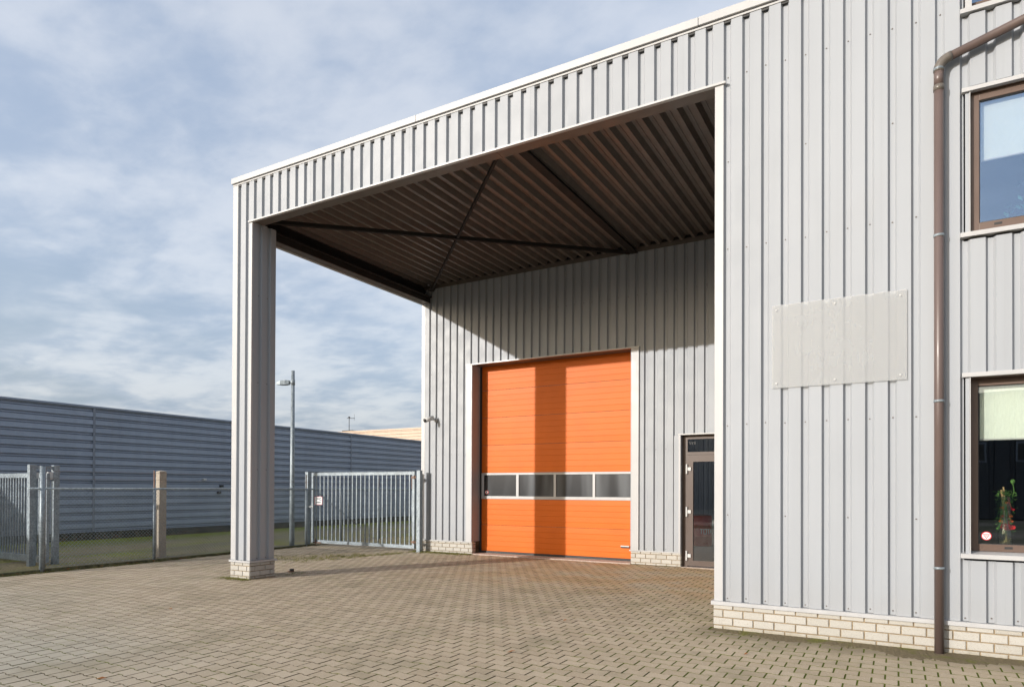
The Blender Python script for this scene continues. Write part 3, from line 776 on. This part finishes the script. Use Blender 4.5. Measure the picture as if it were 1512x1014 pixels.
for k in range(-30, 14):
    ux = EB+k*PITCH+SL+.026
    if -10.7 < ux < -1.95:
        for z in (.395, 2.53, 4.63, 5.9):
            if DX0-.1 < ux < DX1+.1 and z < 4.7: continue
            if PX0-.1 < ux < PX1+.1 and z < 2.8: continue
            screw(ux+random.uniform(-.004, .004), VB+DEP, z+random.uniform(-.012, .012), r=.0098)
for y in (8.335, 8.535):
    for z in (.37, 2.0, 3.6, 5.2): screw(-10.22, y, z, 'y', 1)
tag(sc.build('screw_heads', painted('screw_steel', (.13, .11, .10), .4), wh), kind='stuff')

# ------------------------------------------------------------------ things on the front wall
dpipe = thing('drainpipe', 'brown round drainpipe running down the pale wall with a slanting upper run', 'drainpipe')
YP, RP = VF-.082, .0435
MB().tube([(.366, YP, .0), (.366, YP, 5.80)], RP, 20).build('pipe', PIPEB, dpipe, True)
MB().tube([(.366, YP, 5.745), (.366, YP, 5.80)], RP+.0055, 20).build('socket', ELBOW, dpipe, True)
MB().tube([(.366, YP, 5.80), (.366, YP, 5.955)], RP, 20).build('pipe', PIPEB, dpipe, True)
sl = (6.191-6.045)/(1.066-.55)
el = [(.366, YP, 5.94)]
for t in np.linspace(0, 1, 9):
    a = t*math.radians(74); el.append((.366+.115*(1-math.cos(a)), YP, 5.955+.115*math.sin(a)))
e = Vector(el[-1]); dirn = Vector((1, 0, sl)).normalized()
el.append(tuple(e+dirn*.03))
MB().tube(el, RP+.005, 20).build('elbow', ELBOW, dpipe, True)
MB().tube([tuple(e), tuple(e+dirn*4)], RP, 20).build('pipe', PIPEB, dpipe, True)
for z in (5.965, 4.26, 2.57, .872):
    b = MB().tube([(.366, YP, z-.012), (.366, YP, z+.012)], RP+.006, 20).build('bracket', GALV, dpipe, True)
    MB().box(.356, .376, YP+RP, VF+.0, z-.01, z+.01).build('bracket_stem', WHITE, b)
ap = thing('sign_panel', 'blank milky acrylic panel screwed to the front cladding left of the drainpipe', 'panel')
MB().box(-1.253, .086, VF-.020, VF-.014, 2.823, 3.772).build('sheet', FROST, ap)
m = MB()
for x in (-1.205, -.60, .025):
    for z in (2.875, 3.715): m.lathe([(0, 0), (.011, .0), (.009, .006), (0, .008)], 10)
m = MB()
def stud(m, x, y, z, r=.011):
    n = 10; o = len(m.v)
    for d, rr in ((0, r), (.005, r*.8)):
        for k in range(n): m.v.append((x+rr*math.cos(2*math.pi*k/n), y-d, z+rr*math.sin(2*math.pi*k/n)))
    m.f += [tuple(o+n+k for k in range(n))]+[(o+k, o+(k+1) % n, o+n+(k+1) % n, o+n+k) for k in range(n)]
    m.tube([(x, y, z), (x, VF+.002, z)], .004, 6, False)
for x in (-1.205, -.60, .025):
    for z in (2.875, 3.715):
        m = MB(); stud(m, x, VF-.0205, z); m.build('screw', WHITE, ap)
scam = thing('security_camera', 'small white bullet camera on the wall left of the orange door', 'camera')
c0 = Vector((-10.30, VB, 3.43))
MB().tube([c0, c0+Vector((0, -.03, 0))], .055, 16).build('base_plate', WHITE, scam, True)
MB().tube([c0+Vector((0, -.03, 0)), c0+Vector((-.02, -.10, .0)), c0+Vector((-.06, -.16, .02))], .02, 10).build('arm', WHITE, scam, True)
MB().tube([c0+Vector((-.02, -.10, .05)), c0+Vector((-.10, -.32, -.03))], .058, 16).build('housing', WHITE, scam, True)
MB().tube([c0+Vector((-.095, -.31, -.026)), c0+Vector((-.11, -.345, -.041))], .048, 16).build('lens_hood', BLACK, scam, True)

# vase behind the lower window, plant behind the upper one, drum in the hall
vz = thing('flower_vase', 'tall clear glass vase of red and orange flowers on the window sill', 'vase')
vx, vy, vzz = .952, VF+.30, 1.04
MB().lathe([(0, .0), (.060, .0), (.066, .02), (.086, .56), (.083, .56), (.062, .025), (0, .022)], 24, (vx, vy, vzz)).build('vase_glass', VASEG, vz, True)
rr = random.Random(3)
tw = MB()
for k in range(16):
    a = rr.uniform(0, 6.28); tw.tube([(vx+rr.uniform(-.045, .045), vy+rr.uniform(-.03, .03), vzz+.04+rr.uniform(0, .05)), (vx+rr.uniform(-.05, .05), vy+rr.uniform(-.03, .03), vzz+.06+rr.uniform(0, .08))], .006, 5)
tw.tube([(vx+.02, vy, vzz+.05), (vx+.0, vy, vzz+.35), (vx-.03, vy-.01, vzz+.63)], .011, 6).tube([(vx+.0, vy, vzz+.4), (vx-.012, vy, vzz+.66)], .008, 6)
tw.build('twig', TWIG, vz)
lf = MB()
for k in range(560):
    z = rr.uniform(.16, .62); w_ = .05+.02*z if z < .5 else .06
    p = Vector((vx+rr.gauss(.0, w_*.55), vy+rr.gauss(0, .03), vzz+z)); a = rr.uniform(0, 6.28); L = rr.uniform(.022, .05)
    d = Vector((math.cos(a), math.sin(a)*.6, rr.uniform(-.3, .7)))*L; q = Vector((-math.sin(a), math.cos(a), rr.uniform(-.4, .4)))*L*.3
    lf.add([p, p+d*.5+q, p+d, p+d*.5-q], [(0, 1, 2, 3)])
lf.tube([(vx+.04, vy, vzz+.45), (vx+.075, vy, vzz+.62), (vx+.065, vy, vzz+.70)], .004, 5).lathe([(0, -.025), (.018, -.01), (.022, .01), (.012, .025), (0, .028)], 8, (vx+.065, vy, vzz+.71))
tag(lf.build('foliage', GREENLEAF, vz), kind='stuff')
for mt, sp in ((REDFLOWER, ((-.015, .25), (.02, .24), (.05, .25), (-.03, .36), (.055, .43), (.0, .27))), (ORANGEFLOWER, ((-.04, .31), (.045, .31), (.01, .50), (.04, .36), (-.03, .45)))):
    for dx, dz_ in sp:
        b = MB(); r0 = .034 if mt is REDFLOWER and dz_ < .3 else .02
        for k in range(9):
            a = 2*math.pi*k/9
            c_ = Vector((vx+dx, vy-.045, vzz+dz_)); d = Vector((math.cos(a), -.5, math.sin(a)*.7))*r0; q = Vector((-math.sin(a), 0, math.cos(a)))*r0*.42
            b.add([c_+Vector((0, .01, 0)), c_+d*.6+q, c_+d, c_+d*.6-q], [(0, 1, 2, 3)])
        b.build('flower', mt, vz)
hp = thing('house_plant', 'leafy blue green pot plant behind the upper window glass', 'plant')
lf = MB()
for k in range(120):
    p = Vector((1.19+rr.gauss(0, .09), VF+.40+rr.gauss(0, .05), 4.34+abs(rr.gauss(.18, .13)))); a = rr.uniform(0, 6.28); L = rr.uniform(.04, .08)
    d = Vector((math.cos(a), math.sin(a)*.6, rr.uniform(-.2, .9)))*L; q = Vector((-math.sin(a), math.cos(a), 0))*L*.3
    lf.add([p, p+d*.5+q, p+d, p+d*.5-q], [(0, 1, 2, 3)])
tag(lf.build('foliage', TEAL, hp), kind='stuff')
MB().lathe([(0, 0), (.06, 0), (.08, .12), (.07, .12), (0, .10)], 16, (1.19, VF+.40, 4.285)).build('pot', POSTC, hp, True)
dr = thing('oil_drum', 'red oil drum with white lettering standing inside behind the glass door', 'drum')
dx, dy = -4.93, 19.6
MB().lathe([(0, 0), (.27, 0), (.285, .012), (.285, .28), (.296, .295), (.285, .31), (.285, .57), (.296, .585), (.285, .60), (.285, .87), (.29, .885), (.275, .89), (.27, .875), (0, .872)], 32, (dx, dy, .05)).build('barrel', RED, dr, True)
MB().lathe([(.27, .884), (.292, .884), (.292, .896), (.27, .896)], 32, (dx, dy, .05)).build('rim', GALV, dr, True)
def drum_letter(strokes, a0):
    m = MB()
    for (x0_, z0_, x1_, z1_) in strokes:
        for t in range(6):
            ps = []
            for tt in (t/6, (t+1)/6):
                xx = x0_+(x1_-x0_)*tt; z_ = z0_+(z1_-z0_)*tt; an = a0+xx/.29
                ps.append((dx+.290*math.sin(an), dy-.290*math.cos(an), .05+.36+z_))
            m.bar(ps[0], ps[1], .022, .004, (math.sin(a0), -math.cos(a0), 0))
    return m.build('letter', STICK_W, dr)
vo = math.atan2(-dx-.0, dy)          # turn the print towards the door
for i, ch in enumerate('TOTAL'):
    S_ = {'T': [(-.04, .13, .04, .13), (0, 0, 0, .13)], 'O': [(-.04, 0, .04, 0), (-.04, .13, .04, .13), (-.04, 0, -.04, .13), (.04, 0, .04, .13)],
          'A': [(-.045, 0, 0, .13), (0, .13, .045, 0), (-.025, .05, .025, .05)], 'L': [(-.04, .13, -.04, 0), (-.04, 0, .04, 0)]}[ch]
    drum_letter(S_, vo+.30+(i-.9)*.36)

# ------------------------------------------------------------------ gates, fence and lamp
def swing_gate():
    g_ = thing('swing_gate', 'closed galvanised bar gate beside the corner of the pale warehouse', 'gate')
    y, a, b, zt, zb_ = 13.73, -14.50, -10.80, 2.11, .12
    MB().box(a, a+.06, y-.03, y+.03, zb_, zt).build('stile', GALV, g_); MB().box(b-.07, b, y-.03, y+.03, zb_, zt).build('stile', GALV, g_)
    MB().box(a+.06, b-.07, y-.025, y+.025, zt-.085, zt-.01).build('top_rail', GALV, g_)
    MB().box(a+.06, b-.07, y-.03, y+.03, zb_, zb_+.085).build('bottom_rail', GALV, g_)
    n = 23; bm_ = MB().box(-.0135, .0135, -.0135, .0135, zb_+.085, zt-.085).mesh('bar', GALV)
    for k in range(n):
        o = bpy.data.objects.new('bar', bm_); col.objects.link(o); o.parent = g_; o.location = (a+.06+(b-a-.13)*(k+.7)/(n+.4), y, 0)
    cb = MB()
    for k in range(72):
        x = a+.07+(b-a-.16)*k/71
        cb.add([(x-.012, y-.002, zt-.01), (x+.012, y-.002, zt-.01), (x, y-.002, zt+.025), (x-.012, y+.002, zt-.01), (x+.012, y+.002, zt-.01), (x, y+.002, zt+.025)], [(0, 1, 2), (5, 4, 3), (0, 2, 5, 3), (1, 4, 5, 2)])
    cb.build('anti_climb_comb', GALV, g_)
    for z in (.29, 1.96): h = MB().box(b-.09, b+.06, y-.052, y-.032, z-.025, z+.025).tube([(b+.012, y-.05, z-.05), (b+.012, y-.05, z+.05)], .018, 8).build('hinge', RUSTY, g_)
    MB().box(a-.03, a+.07, y-.045, y-.031, 1.11, 1.17).tube([(a+.02, y-.09, 1.14), (a+.02, y-.045, 1.14)], .009, 8).box(a-.03, a+.025, y-.10, y-.086, 1.13, 1.15).build('latch', WHITE, g_)
    MB().box(a+.08, a+.40, y-.05, y-.032, .115, .15).tube([(a+.2, y-.06, .02), (a+.2, y-.06, .24)], .012, 8).build('drop_bolt', RUSTY, g_)
    return g_
swing_gate()
for (x, lab, w_) in ((-14.69, 'slim galvanised post at the latch side of the bar gate', .11), (-10.675, 'galvanised square post hinging the bar gate against the warehouse corner', .105)):
    p = thing('gate_post', lab, 'post', 'posts of the bar gate')
    MB().box(x-w_/2+.03, x+w_/2+.03, 13.66, 13.66+w_, -.05, 2.125).build('post', GALV, p)
    MB().box(x-w_/2+.024, x+w_/2+.036, 13.654, 13.666+w_, 2.126, 2.134).build('cap', GALV, p)
sg = thing('warning_sign', 'small white sign with red border hung on the bar gate', 'sign')
SX, SZ = -14.37, 1.20
MB().box(SX, SX+.31, 13.690, 13.696, SZ, SZ+.235).build('plate', STICK_W, sg)
MB().box(SX, SX+.31, 13.686, 13.689, SZ+.223, SZ+.235).box(SX, SX+.31, 13.686, 13.689, SZ, SZ+.012).box(SX, SX+.012, 13.686, 13.689, SZ+.0125, SZ+.2225).box(SX+.298, SX+.31, 13.686, 13.689, SZ+.0125, SZ+.2225).build('border', STICK_P, sg)
tx = MB()
for a, b, z in ((.05, .27, .185), (.07, .22, .16), (.04, .09, .13), (.19, .27, .13)): tx.box(SX+a, SX+b, 13.6868, 13.6888, SZ+z-.005, SZ+z+.005)
for x, z, w_, h in ((.10, .07, .03, .04), (.145, .07, .03, .035), (.19, .068, .03, .028), (.23, .065, .025, .028)): tx.box(SX+x-w_/2, SX+x+w_/2, 13.6868, 13.6888, SZ+z-h/2, SZ+z+h/2)
tx.build('lettering', STICK_B, sg)

# chain link fence
fe = thing('chain_link_fence', 'galvanised chain link fence with top rail between yard and grey warehouse', 'fence')
XF = -14.43
def fpost(y, z1, r, ext=True):
    p = MB().tube([(XF, y, -.05), (XF, y, z1)], r, 12).build('post', GALV, fe, True)
    if ext: MB().bar((XF-.02, y, z1-.12), (XF-.02, y, 2.045), .03, .012).build('extension', RUSTY, p)
fpost(6.73, 2.07, .048, False)
for y in (9.0, 11.28, 13.45, 14.8, 16.5, 18.2, 20.4, 22.6): fpost(y, 1.65, .033)
MB().tube([(XF, 6.5, 1.632), (XF, 24, 1.645)], .0235, 10).build('top_rail', GALV, fe, True)
wv = MB()
zlo, zhi = .07, 1.62; ya, yb = 6.76, 24.0; stp = .075
k = ya-(zhi-zlo)
def wire(p, q, r=.0027):
    d = (Vector(q)-Vector(p)).normalized(); a = Vector((1, 0, 0))*r; b = d.cross(a)
    vs = [Vector(c_)+o for c_ in (p, q) for o in (a, b, -a, -b)]
    wv.add(vs, [(i, (i+1) % 4, (i+1) % 4+4, i+4) for i in range(4)])
while k < yb:
    for sgn in (1, -1):
        # z = zlo + (y-k) for one family, z = zhi - (y-k) for the other
        y0_, y1_ = max(ya, k), min(yb, k+zhi-zlo)
        if y1_-y0_ < .02: continue
        za, zb2 = (zlo+y0_-k, zlo+y1_-k) if sgn == 1 else (zhi-(y0_-k), zhi-(y1_-k))
        wire((XF-.026+.003*sgn, y0_, za), (XF-.026+.003*sgn, y1_, zb2))
    k += stp
tag(wv.build('wire_mesh', GALV, fe), kind='stuff')
for z in (1.83, 1.985, .85, .09):
    MB().tube([(XF-.03, 6.72, z), (XF-.03, 24, z)], .0028, 5).build('tension_wire', RUSTY if z > 1.5 else GALV, fe)
# sliding gate at the left edge
sl_ = thing('sliding_gate', 'galvanised sliding gate of upright bars at the left edge', 'gate')
y, b = 7.17, -15.14
MB().box(-21, b-.05, y-.03, y+.03, 1.86, 1.95).build('top_rail', GALV, sl_)
MB().box(-21, b-.05, y-.045, y+.045, .10, .235).build('bottom_rail', GALV, sl_)
MB().box(b-.05, b, y-.03, y+.03, .12, 1.95).build('stile', GALV, sl_)
bm_ = MB().box(-.014, .014, -.014, .014, .235, 1.86).mesh('bar', GALV); x = b-.13
while x > -20.9:
    o = bpy.data.objects.new('bar', bm_); col.objects.link(o); o.parent = sl_; o.location = (x, y, 0); x -= .118
cb = MB(); x = b-.08
while x > -20.9:
    cb.add([(x-.012, y-.002, 1.95), (x+.012, y-.002, 1.95), (x, y-.002, 1.975), (x, y+.002, 1.975)], [(0, 1, 2), (0, 2, 3), (1, 3, 2)]); x -= .05
cb.build('anti_climb_comb', GALV, sl_)
MB().tube([(-17.6, y, .06), (-17.6, y, .11)], .05, 10).build('guide_roller', BLACK, sl_)
pg = thing('gate_portal', 'pair of square galvanised posts joined by a crossbar around the sliding gate end', 'gate post')
MB().box(-15.43, -15.32, 6.91, 7.03, -.02, 2.12).build('post', GALV, pg); MB().box(-15.43, -15.32, 7.36, 7.47, -.02, 2.12).build('post', GALV, pg)
MB().box(-15.40, -15.34, 7.03, 7.36, 2.03, 2.10).build('crossbar', GALV, pg)
MB().box(-15.40, -15.34, 7.03, 7.085, 1.84, 1.96).box(-15.40, -15.34, 7.26, 7.36, 1.82, 1.98).build('guide_block', WHITE, pg)
sp_ = thing('latch_post', 'thin rusty brown post with chain beside the sliding gate end', 'post')
MB().tube([(-14.80, 6.95, .0), (-14.80, 6.95, 2.04)], .016, 8).build('pole', RUSTY, sp_, True)
MB().tube([(-14.80, 6.95, 2.04), (-14.80, 6.95, 2.075)], .022, 8).build('cap', GALV, sp_, True)
ch = MB()
for k in range(34):
    z = 1.55-.04*k; a = Vector((1, 0, 0)) if k % 2 else Vector((0, 1, 0)); c_ = Vector((-14.76, 6.93, z)); pts = []
    for t in range(7):
        an = 2*math.pi*t/6; pts.append(c_+a*.014*math.cos(an)+Vector((0, 0, .028*math.sin(an))))
    ch.tube(pts, .005, 4, False)
ch.build('chain', RUSTY, sp_)
cp = thing('concrete_post', 'beige square concrete post just behind the chain link fence', 'post')
MB().box(-.085, .085, -.085, .085, -.1, 2.04).build('shaft', POSTC, cp, bevel=.01)
MB().add([(-.075, -.075, 2.04), (.075, -.075, 2.04), (.075, .075, 2.04), (-.075, .075, 2.04), (0, 0, 2.065)], [(0, 1, 4), (1, 2, 4), (2, 3, 4), (3, 0, 4)]).build('cap', POSTC, cp)
cp.location = (-14.85, 9.42, 0); cp.rotation_euler = (0, 0, R(-4))
lp = thing('street_lamp', 'pale grey lamp post with a flat lamp head standing by the fence', 'street lamp')
lx, ly = -14.66, 13.14
MB().tube([(lx, ly, 0), (lx, ly, 1.7), (lx, ly, 4.95)], [.072, .065, .047], 20).build('pole', GALV, lp, True)
MB().tube([(lx, ly, 1.66), (lx, ly, 1.69)], .069, 20).build('collar', GALV, lp, True)
MB().tube([(lx, ly, 4.55), (lx, ly, 4.70)], .057, 20).build('collar', GALV, lp, True)
dxl = Vector((-.90, -.43, 0)); pr_ = Vector((.43, -.90, 0)); o_ = Vector((lx, ly, 4.62))
MB().tube([o_, o_+dxl*.12], .03, 10).build('arm', GALV, lp, True)
hd = MB(); sec = [(.10, .06, .055, -.055), (.20, .085, .062, -.07), (.34, .10, .045, -.07), (.47, .055, .0, -.055)]
for t, w_, zt, zb_ in sec:
    for s1, z in ((-1, zb_), (1, zb_), (.75, zt), (-.75, zt)): hd.v.append(tuple(o_+dxl*t+pr_*w_*s1+Vector((0, 0, z))))
for i in range(3):
    for k in range(4): hd.f.append((4*i+k, 4*i+(k+1) % 4, 4*i+4+(k+1) % 4, 4*i+4+k))
hd.f += [(3, 2, 1, 0), (12, 13, 14, 15)]
hd.build('lamp_head', GALV, lp)
MB().add([o_+dxl*t+pr_*w_*s1+Vector((0, 0, z)) for t, w_, z in ((.22, .065, -.076), (.42, .055, -.064)) for s1 in (-1, 1)], [(0, 1, 3, 2)]).build('lamp_lens', LAMPG, lp)
gs = thing('gate_stop', 'small black gate catch on the paving right of the canopy pillar', 'gate stop')
MB().box(-.05, .09, -.045, .045, 0, .03).build('base', RUSTY, gs); MB().box(.0, .10, -.03, .03, .03, .085).build('hook', BLACK, gs)
gs.location = (-10.42, 9.30, .006); gs.rotation_euler = (0, 0, .3); gs.scale = (.75, .75, .75)

# ------------------------------------------------------------------ neighbouring buildings
gw = thing('grey_warehouse', 'long blue grey warehouse of horizontal corrugated steel in shade behind the fence', 'warehouse')
XW, pt = -21.6, .2455
def hsheet(y0, y1, z0, z1, lap):
    m = MB(); pr = [(z0, 0)]; z = 4.045
    ks = []
    while z > z0-.3: ks.append(z); z -= pt
    for e in reversed(ks):
        for zz_, d in ((e-.052, 0), (e-.048, .065), (e-.022, .065), (e-.016, .022), (e+.010, .022), (e+.016, .065), (e+.048, .065), (e+.052, 0)):
            if z0 < zz_ < z1: pr.append((zz_, d))
    pr.append((z1, 0))
    for z, d in pr:
        for y in (y0, y1): m.v.append((XW-d+lap, y, z))
    for j in range(len(pr)-1): m.f.append((2*j, 2*j+1, 2*j+3, 2*j+2))
    m.build('cladding_sheet', GREYCLAD, gw)
seams = [-11.0, .25, 11.505, 22.77, 34.03, 45.3]
for a, b in zip(seams, seams[1:]):
    for i in range(4):
        lo = .29+.982*i; hsheet(a, b, lo, min(lo+.982, 4.12), .001*(i % 2))
for y in seams: MB().box(XW-.03, XW+.008, y-.035, y+.035, .29, 4.12).build('seam_trim', GREYTRIM, gw)
MB().box(XW-.5, XW+.03, seams[0], seams[-1], 4.135, 4.185).build('coping', GREYCLAD, gw)
MB().box(XW-.3, XW+.004, seams[0], seams[-1], 4.10, 4.134).build('coping_lip', GREYTRIM, gw)
MB().box(XW-30, XW-.3, seams[0], seams[-1], 3.9, 4.05).build('roof', GREYTRIM, gw)
MB().box(XW-30, XW-.31, seams[-1]-.2, seams[-1], 0, 3.9).box(XW-30, XW-29.8, seams[0], seams[-1]-.21, 0, 3.9).box(XW-29.79, XW-.31, seams[0], seams[0]+.2, 0, 3.9).build('end_wall', GREYCLAD, gw)
pl = MB()
y = seams[0]
MB().box(XW-.3, XW-.02, seams[0], seams[-1], -.1, .288).build('plinth', DARKC, gw)
for (y, z) in ((15.3, 1.97), (16.0, 1.74), (15.9, 1.50)):
    MB().box(XW, XW+.09, y-.06, y+.06, z-.035, z+.035).build('junction_box', WHITE if z > 1.9 else BLACK, gw)
cw = thing('cream_warehouse', 'sunlit cream hall with fine horizontal siding far behind the grey warehouse', 'warehouse')
YC = 46.0
zt = 6.86
m = MB(); z = 0; pr = []
while z < zt-.2:
    pr += [(z, 0), (z+.17, 0), (z+.18, .07), (z+.25, .07), (z+.26, 0)]; z += .26
pr.append((zt, 0))
for z, d in pr:
    for x in (-46.2, -10): m.v.append((x, YC+d, z))
for j in range(len(pr)-1): m.f.append((2*j, 2*j+1, 2*j+3, 2*j+2))
m.build('siding', CREAM, cw)
MB().box(-46.2, -10, YC-.06, YC+.4, zt+.002, zt+.12).build('coping', CREAM, cw)
MB().box(-46.2, -10, YC+.4, YC+30, zt-.2, zt).box(-10.2, -10, YC+.4, YC+30, 0, zt-.21).box(-46.2, -46.0, YC+.4, YC+30, 0, zt-.21).build('shell', CREAM, cw)
rv = thing('roof_vent', 'low dark vent box on the roof edge of the cream hall', 'roof vent')
MB().box(-.5, .5, -.4, .4, 0, .20).build('curb', STEEL_DARK, rv); MB().box(-.62, .62, -.5, .5, .20, .27).build('cap', STEEL_DARK, rv)
ae = thing('aerial', 'thin aerial mast with crossbar on the far cream roof', 'aerial')
MB().tube([(0, 0, 0), (0, 0, 1.75)], .035, 8).build('mast', STEEL_DARK, ae)
MB().tube([(-.35, 0, 1.55), (.85, 0, 1.48)], .03, 8).tube([(.8, 0, 1.2), (.8, 0, 2.0)], .012, 6).tube([(.0, -.12, 1.65), (0, .12, 1.65)], .06, 6).build('crossbar', STEEL_DARK, ae)
rv.location = (-44.55, YC+.9, zt-.02); ae.location = (-44.75, YC+.9, zt+.25); ae.scale = (.8, .8, .78)
oh = thing('dark_hall', 'dark hall across the street mirrored in the lower window', 'hall')
m = MB(); a, b = -34, 30; YH = -32
x = a; pr = []
while x < b: pr += [(x, 0), (x+.7, 0), (x+.75, -.08), (x+.95, -.08)]; x += 1.0
pr.append((b, 0))
for x, d in pr:
    for z in (0, 7.4): m.v.append((x, YH+d, z))
for j in range(len(pr)-1): m.f.append((2*j, 2*j+1, 2*j+3, 2*j+2))
m.build('cladding', NAVY, oh)
MB().box(a-.1, b+.1, YH-.5, YH+.1, 7.402, 7.55).build('coping', GREYTRIM, oh)
MB().box(a, b, YH-20, YH-.2, 7.1, 7.3).box(a, a+.2, YH-20, YH-.2, 0, 7.09).box(b-.2, b, YH-20, YH-.2, 0, 7.09).box(a+.21, b-.21, YH-20, YH-19.8, 0, 7.09).build('shell', NAVY, oh)
for x in range(-30, 28, 4):
    w_ = MB().box(x, x+2.6, YH+.02, YH+.08, 3.4, 4.6).build('window', GREYTRIM, oh)
    MB().box(x+.1, x+2.5, YH+.082, YH+.09, 3.5, 4.5).build('pane', BLACK, w_)

DIRT = Mat('wall_foot_soil', (.15, .12, .08), 1, .1)
_n = DIRT.noise(28, 8, rough=.7); _p = DIRT.noise(3, 6)
DIRT.color(DIRT.mix(DIRT.ramp(_p, .52, .66, 0, .75), DIRT.mix(_n, (.075, .06, .034), (.22, .18, .115)), DIRT.mix(_n, (.07, .08, .015), (.17, .17, .04))))
DIRT.bump(_n, .7, .012); DIRT = DIRT.m
soil = MB(); rs_ = random.Random(5)
def soil_strip(p, q, n, wmin, wmax, seed):
    p, q = Vector(p), Vector(q); d = (q-p); nrm = Vector((d.y, -d.x, 0)).normalized(); k = max(8, int(d.length/.025)); o = len(soil.v); ph = [rs_.uniform(0, 6.28) for _ in range(5)]
    for i in range(k+1):
        t = i/k*d.length; b = p+d*(i/k); z = gz(b.y)
        w_ = wmin+(wmax-wmin)*max(0, min(1, .45+.28*math.sin(t*1.7+ph[0])+.2*math.sin(t*4.3+ph[1])+.14*math.sin(t*11+ph[2])+rs_.uniform(-.13, .13)))
        for j, (f, h) in enumerate(((0, .012), (.35, .0065), (.7, .0035), (1, -.003))):
            c_ = b+nrm*w_*f; soil.v.append((c_.x, c_.y, z+h+(rs_.uniform(-.0018, .0018) if j < 3 else 0)))
    for i in range(k):
        for j in range(3): a = o+4*i+j; soil.f.append((a, a+1, a+5, a+4))
soil_strip((-1.93, VF-.004, 0), (5.5, VF-.004, 0), 0, .14, .52, 1)
soil_strip((-10.80, VB-.004, 0), (DX0, VB-.004, 0), 0, .05, .22, 2)
soil_strip((DX1, VB-.004, 0), (PX0, VB-.004, 0), 0, .02, .10, 3)
soil_strip((-10.73, VF-.004, 0), (-10.17, VF-.004, 0), 0, .03, .12, 4)
soil_strip((-10.186, VF, 0), (-10.186, 8.72, 0), 0, .03, .10, 5)
tag(soil.build('soil', DIRT), kind='stuff')
# ------------------------------------------------------------------ grass, weeds and fallen leaves
gr = MB(); rg = random.Random(11)
def tuft(x, y, z, n, h, sp):
    for _ in range(n):
        a = rg.uniform(0, 6.28); L = h*rg.uniform(.5, 1.2); p = Vector((x+rg.gauss(0, sp), y+rg.gauss(0, sp), z))
        w_ = Vector((math.cos(a+1.57), math.sin(a+1.57), 0))*rg.uniform(.0015, .003); ln = Vector((math.cos(a), math.sin(a), 0))*L*rg.uniform(.2, .8)
        gr.add([p-w_, p+w_, p+ln+Vector((0, 0, L*.8))], [(0, 1, 2)])
for _ in range(330):                               # along the foot of the back wall and the gate
    tuft(rg.uniform(-10.9, -9.1), VB-.08-abs(rg.gauss(0, .16)), gz(VB)-.002, 7, .055, .02)
for _ in range(520):
    t = rg.random(); tuft(-10.8-2.6*t*rg.uniform(.2, 1), 13.2-2.6*t+rg.gauss(0, .28), gz(12), 9, .055, .03)
for _ in range(120): tuft(rg.uniform(-10.3, -9.9), 9.2+rg.gauss(0, .2), .004, 4, .03, .03)
for _ in range(110): tuft(rg.uniform(-10.85, -10.1), 8.05+rg.gauss(0, .06), 0, 8, .045, .025)
for _ in range(420):                               # along the fence kerb
    tuft(-14.36+abs(rg.gauss(0, .05)), rg.uniform(5.5, 13.5), .0, 6, .05, .03)
for _ in range(240): tuft(rg.uniform(-1.9, 1.5), VF-.09-abs(rg.gauss(0, .04)), -.006, 4, .02, .012)
tag(gr.build('grass', GRASS), kind='stuff')
# moss tufts in the joints next to the front wall
GV = MB()
for _ in range(9000):
    p = (rg.uniform(-20.7, -14.9), rg.uniform(3, 30))
    if rg.random() > max(.10+.25*(math.sin(p[0]*3.1+p[1]*1.3)*math.sin(p[1]*2.2-p[0]) > .45), min(1, (-18.9-p[0])/1.2)): continue
    a = rg.uniform(0, 6.28); L = rg.uniform(.03, .075); b = Vector((p[0], p[1], .045)); w_ = Vector((math.cos(a+1.57), math.sin(a+1.57), 0))*.006
    GV.add([b-w_, b+w_, b+Vector((math.cos(a)*L*.5, math.sin(a)*L*.5, L))], [(0, 1, 2)])
tag(GV.build('verge_grass', GRASS), kind='stuff')
lv = MB()
def leaf(x, y, z, s):
    a = rg.uniform(0, 6.28); d = Vector((math.cos(a), math.sin(a), rg.uniform(-.1, .3)))*s; q = Vector((-math.sin(a), math.cos(a), rg.uniform(-.2, .2)))*s*.38
    p = Vector((x, y, z+.006)); lv.add([p-d, p+q+Vector((0, 0, s*.2)), p+d, p-q+Vector((0, 0, s*.1))], [(0, 1, 2), (0, 2, 3)])
for _ in range(900): leaf(XW+.02+abs(rg.gauss(0, .22)), rg.uniform(2, 30), .045+max(0, rg.gauss(.05, .06)), rg.uniform(.03, .06))
for _ in range(120): leaf(-14.40+rg.uniform(-.25, .12), rg.uniform(5.4, 12.5), .03, rg.uniform(.02, .045))
for _ in range(40): leaf(rg.uniform(-20, -15), rg.uniform(5.5, 7.4), .06, rg.uniform(.03, .06))
for _ in range(26): leaf(rg.uniform(-13.5, 0), rg.uniform(4, 13), .004, rg.uniform(.015, .035))
for (x, y) in ((-5.95, 3.25), (-3.4, 5.9), (-8.6, 5.6)): leaf(x, y, .004, .045)
tag(lv.build('leaf_litter', LEAF), kind='stuff')
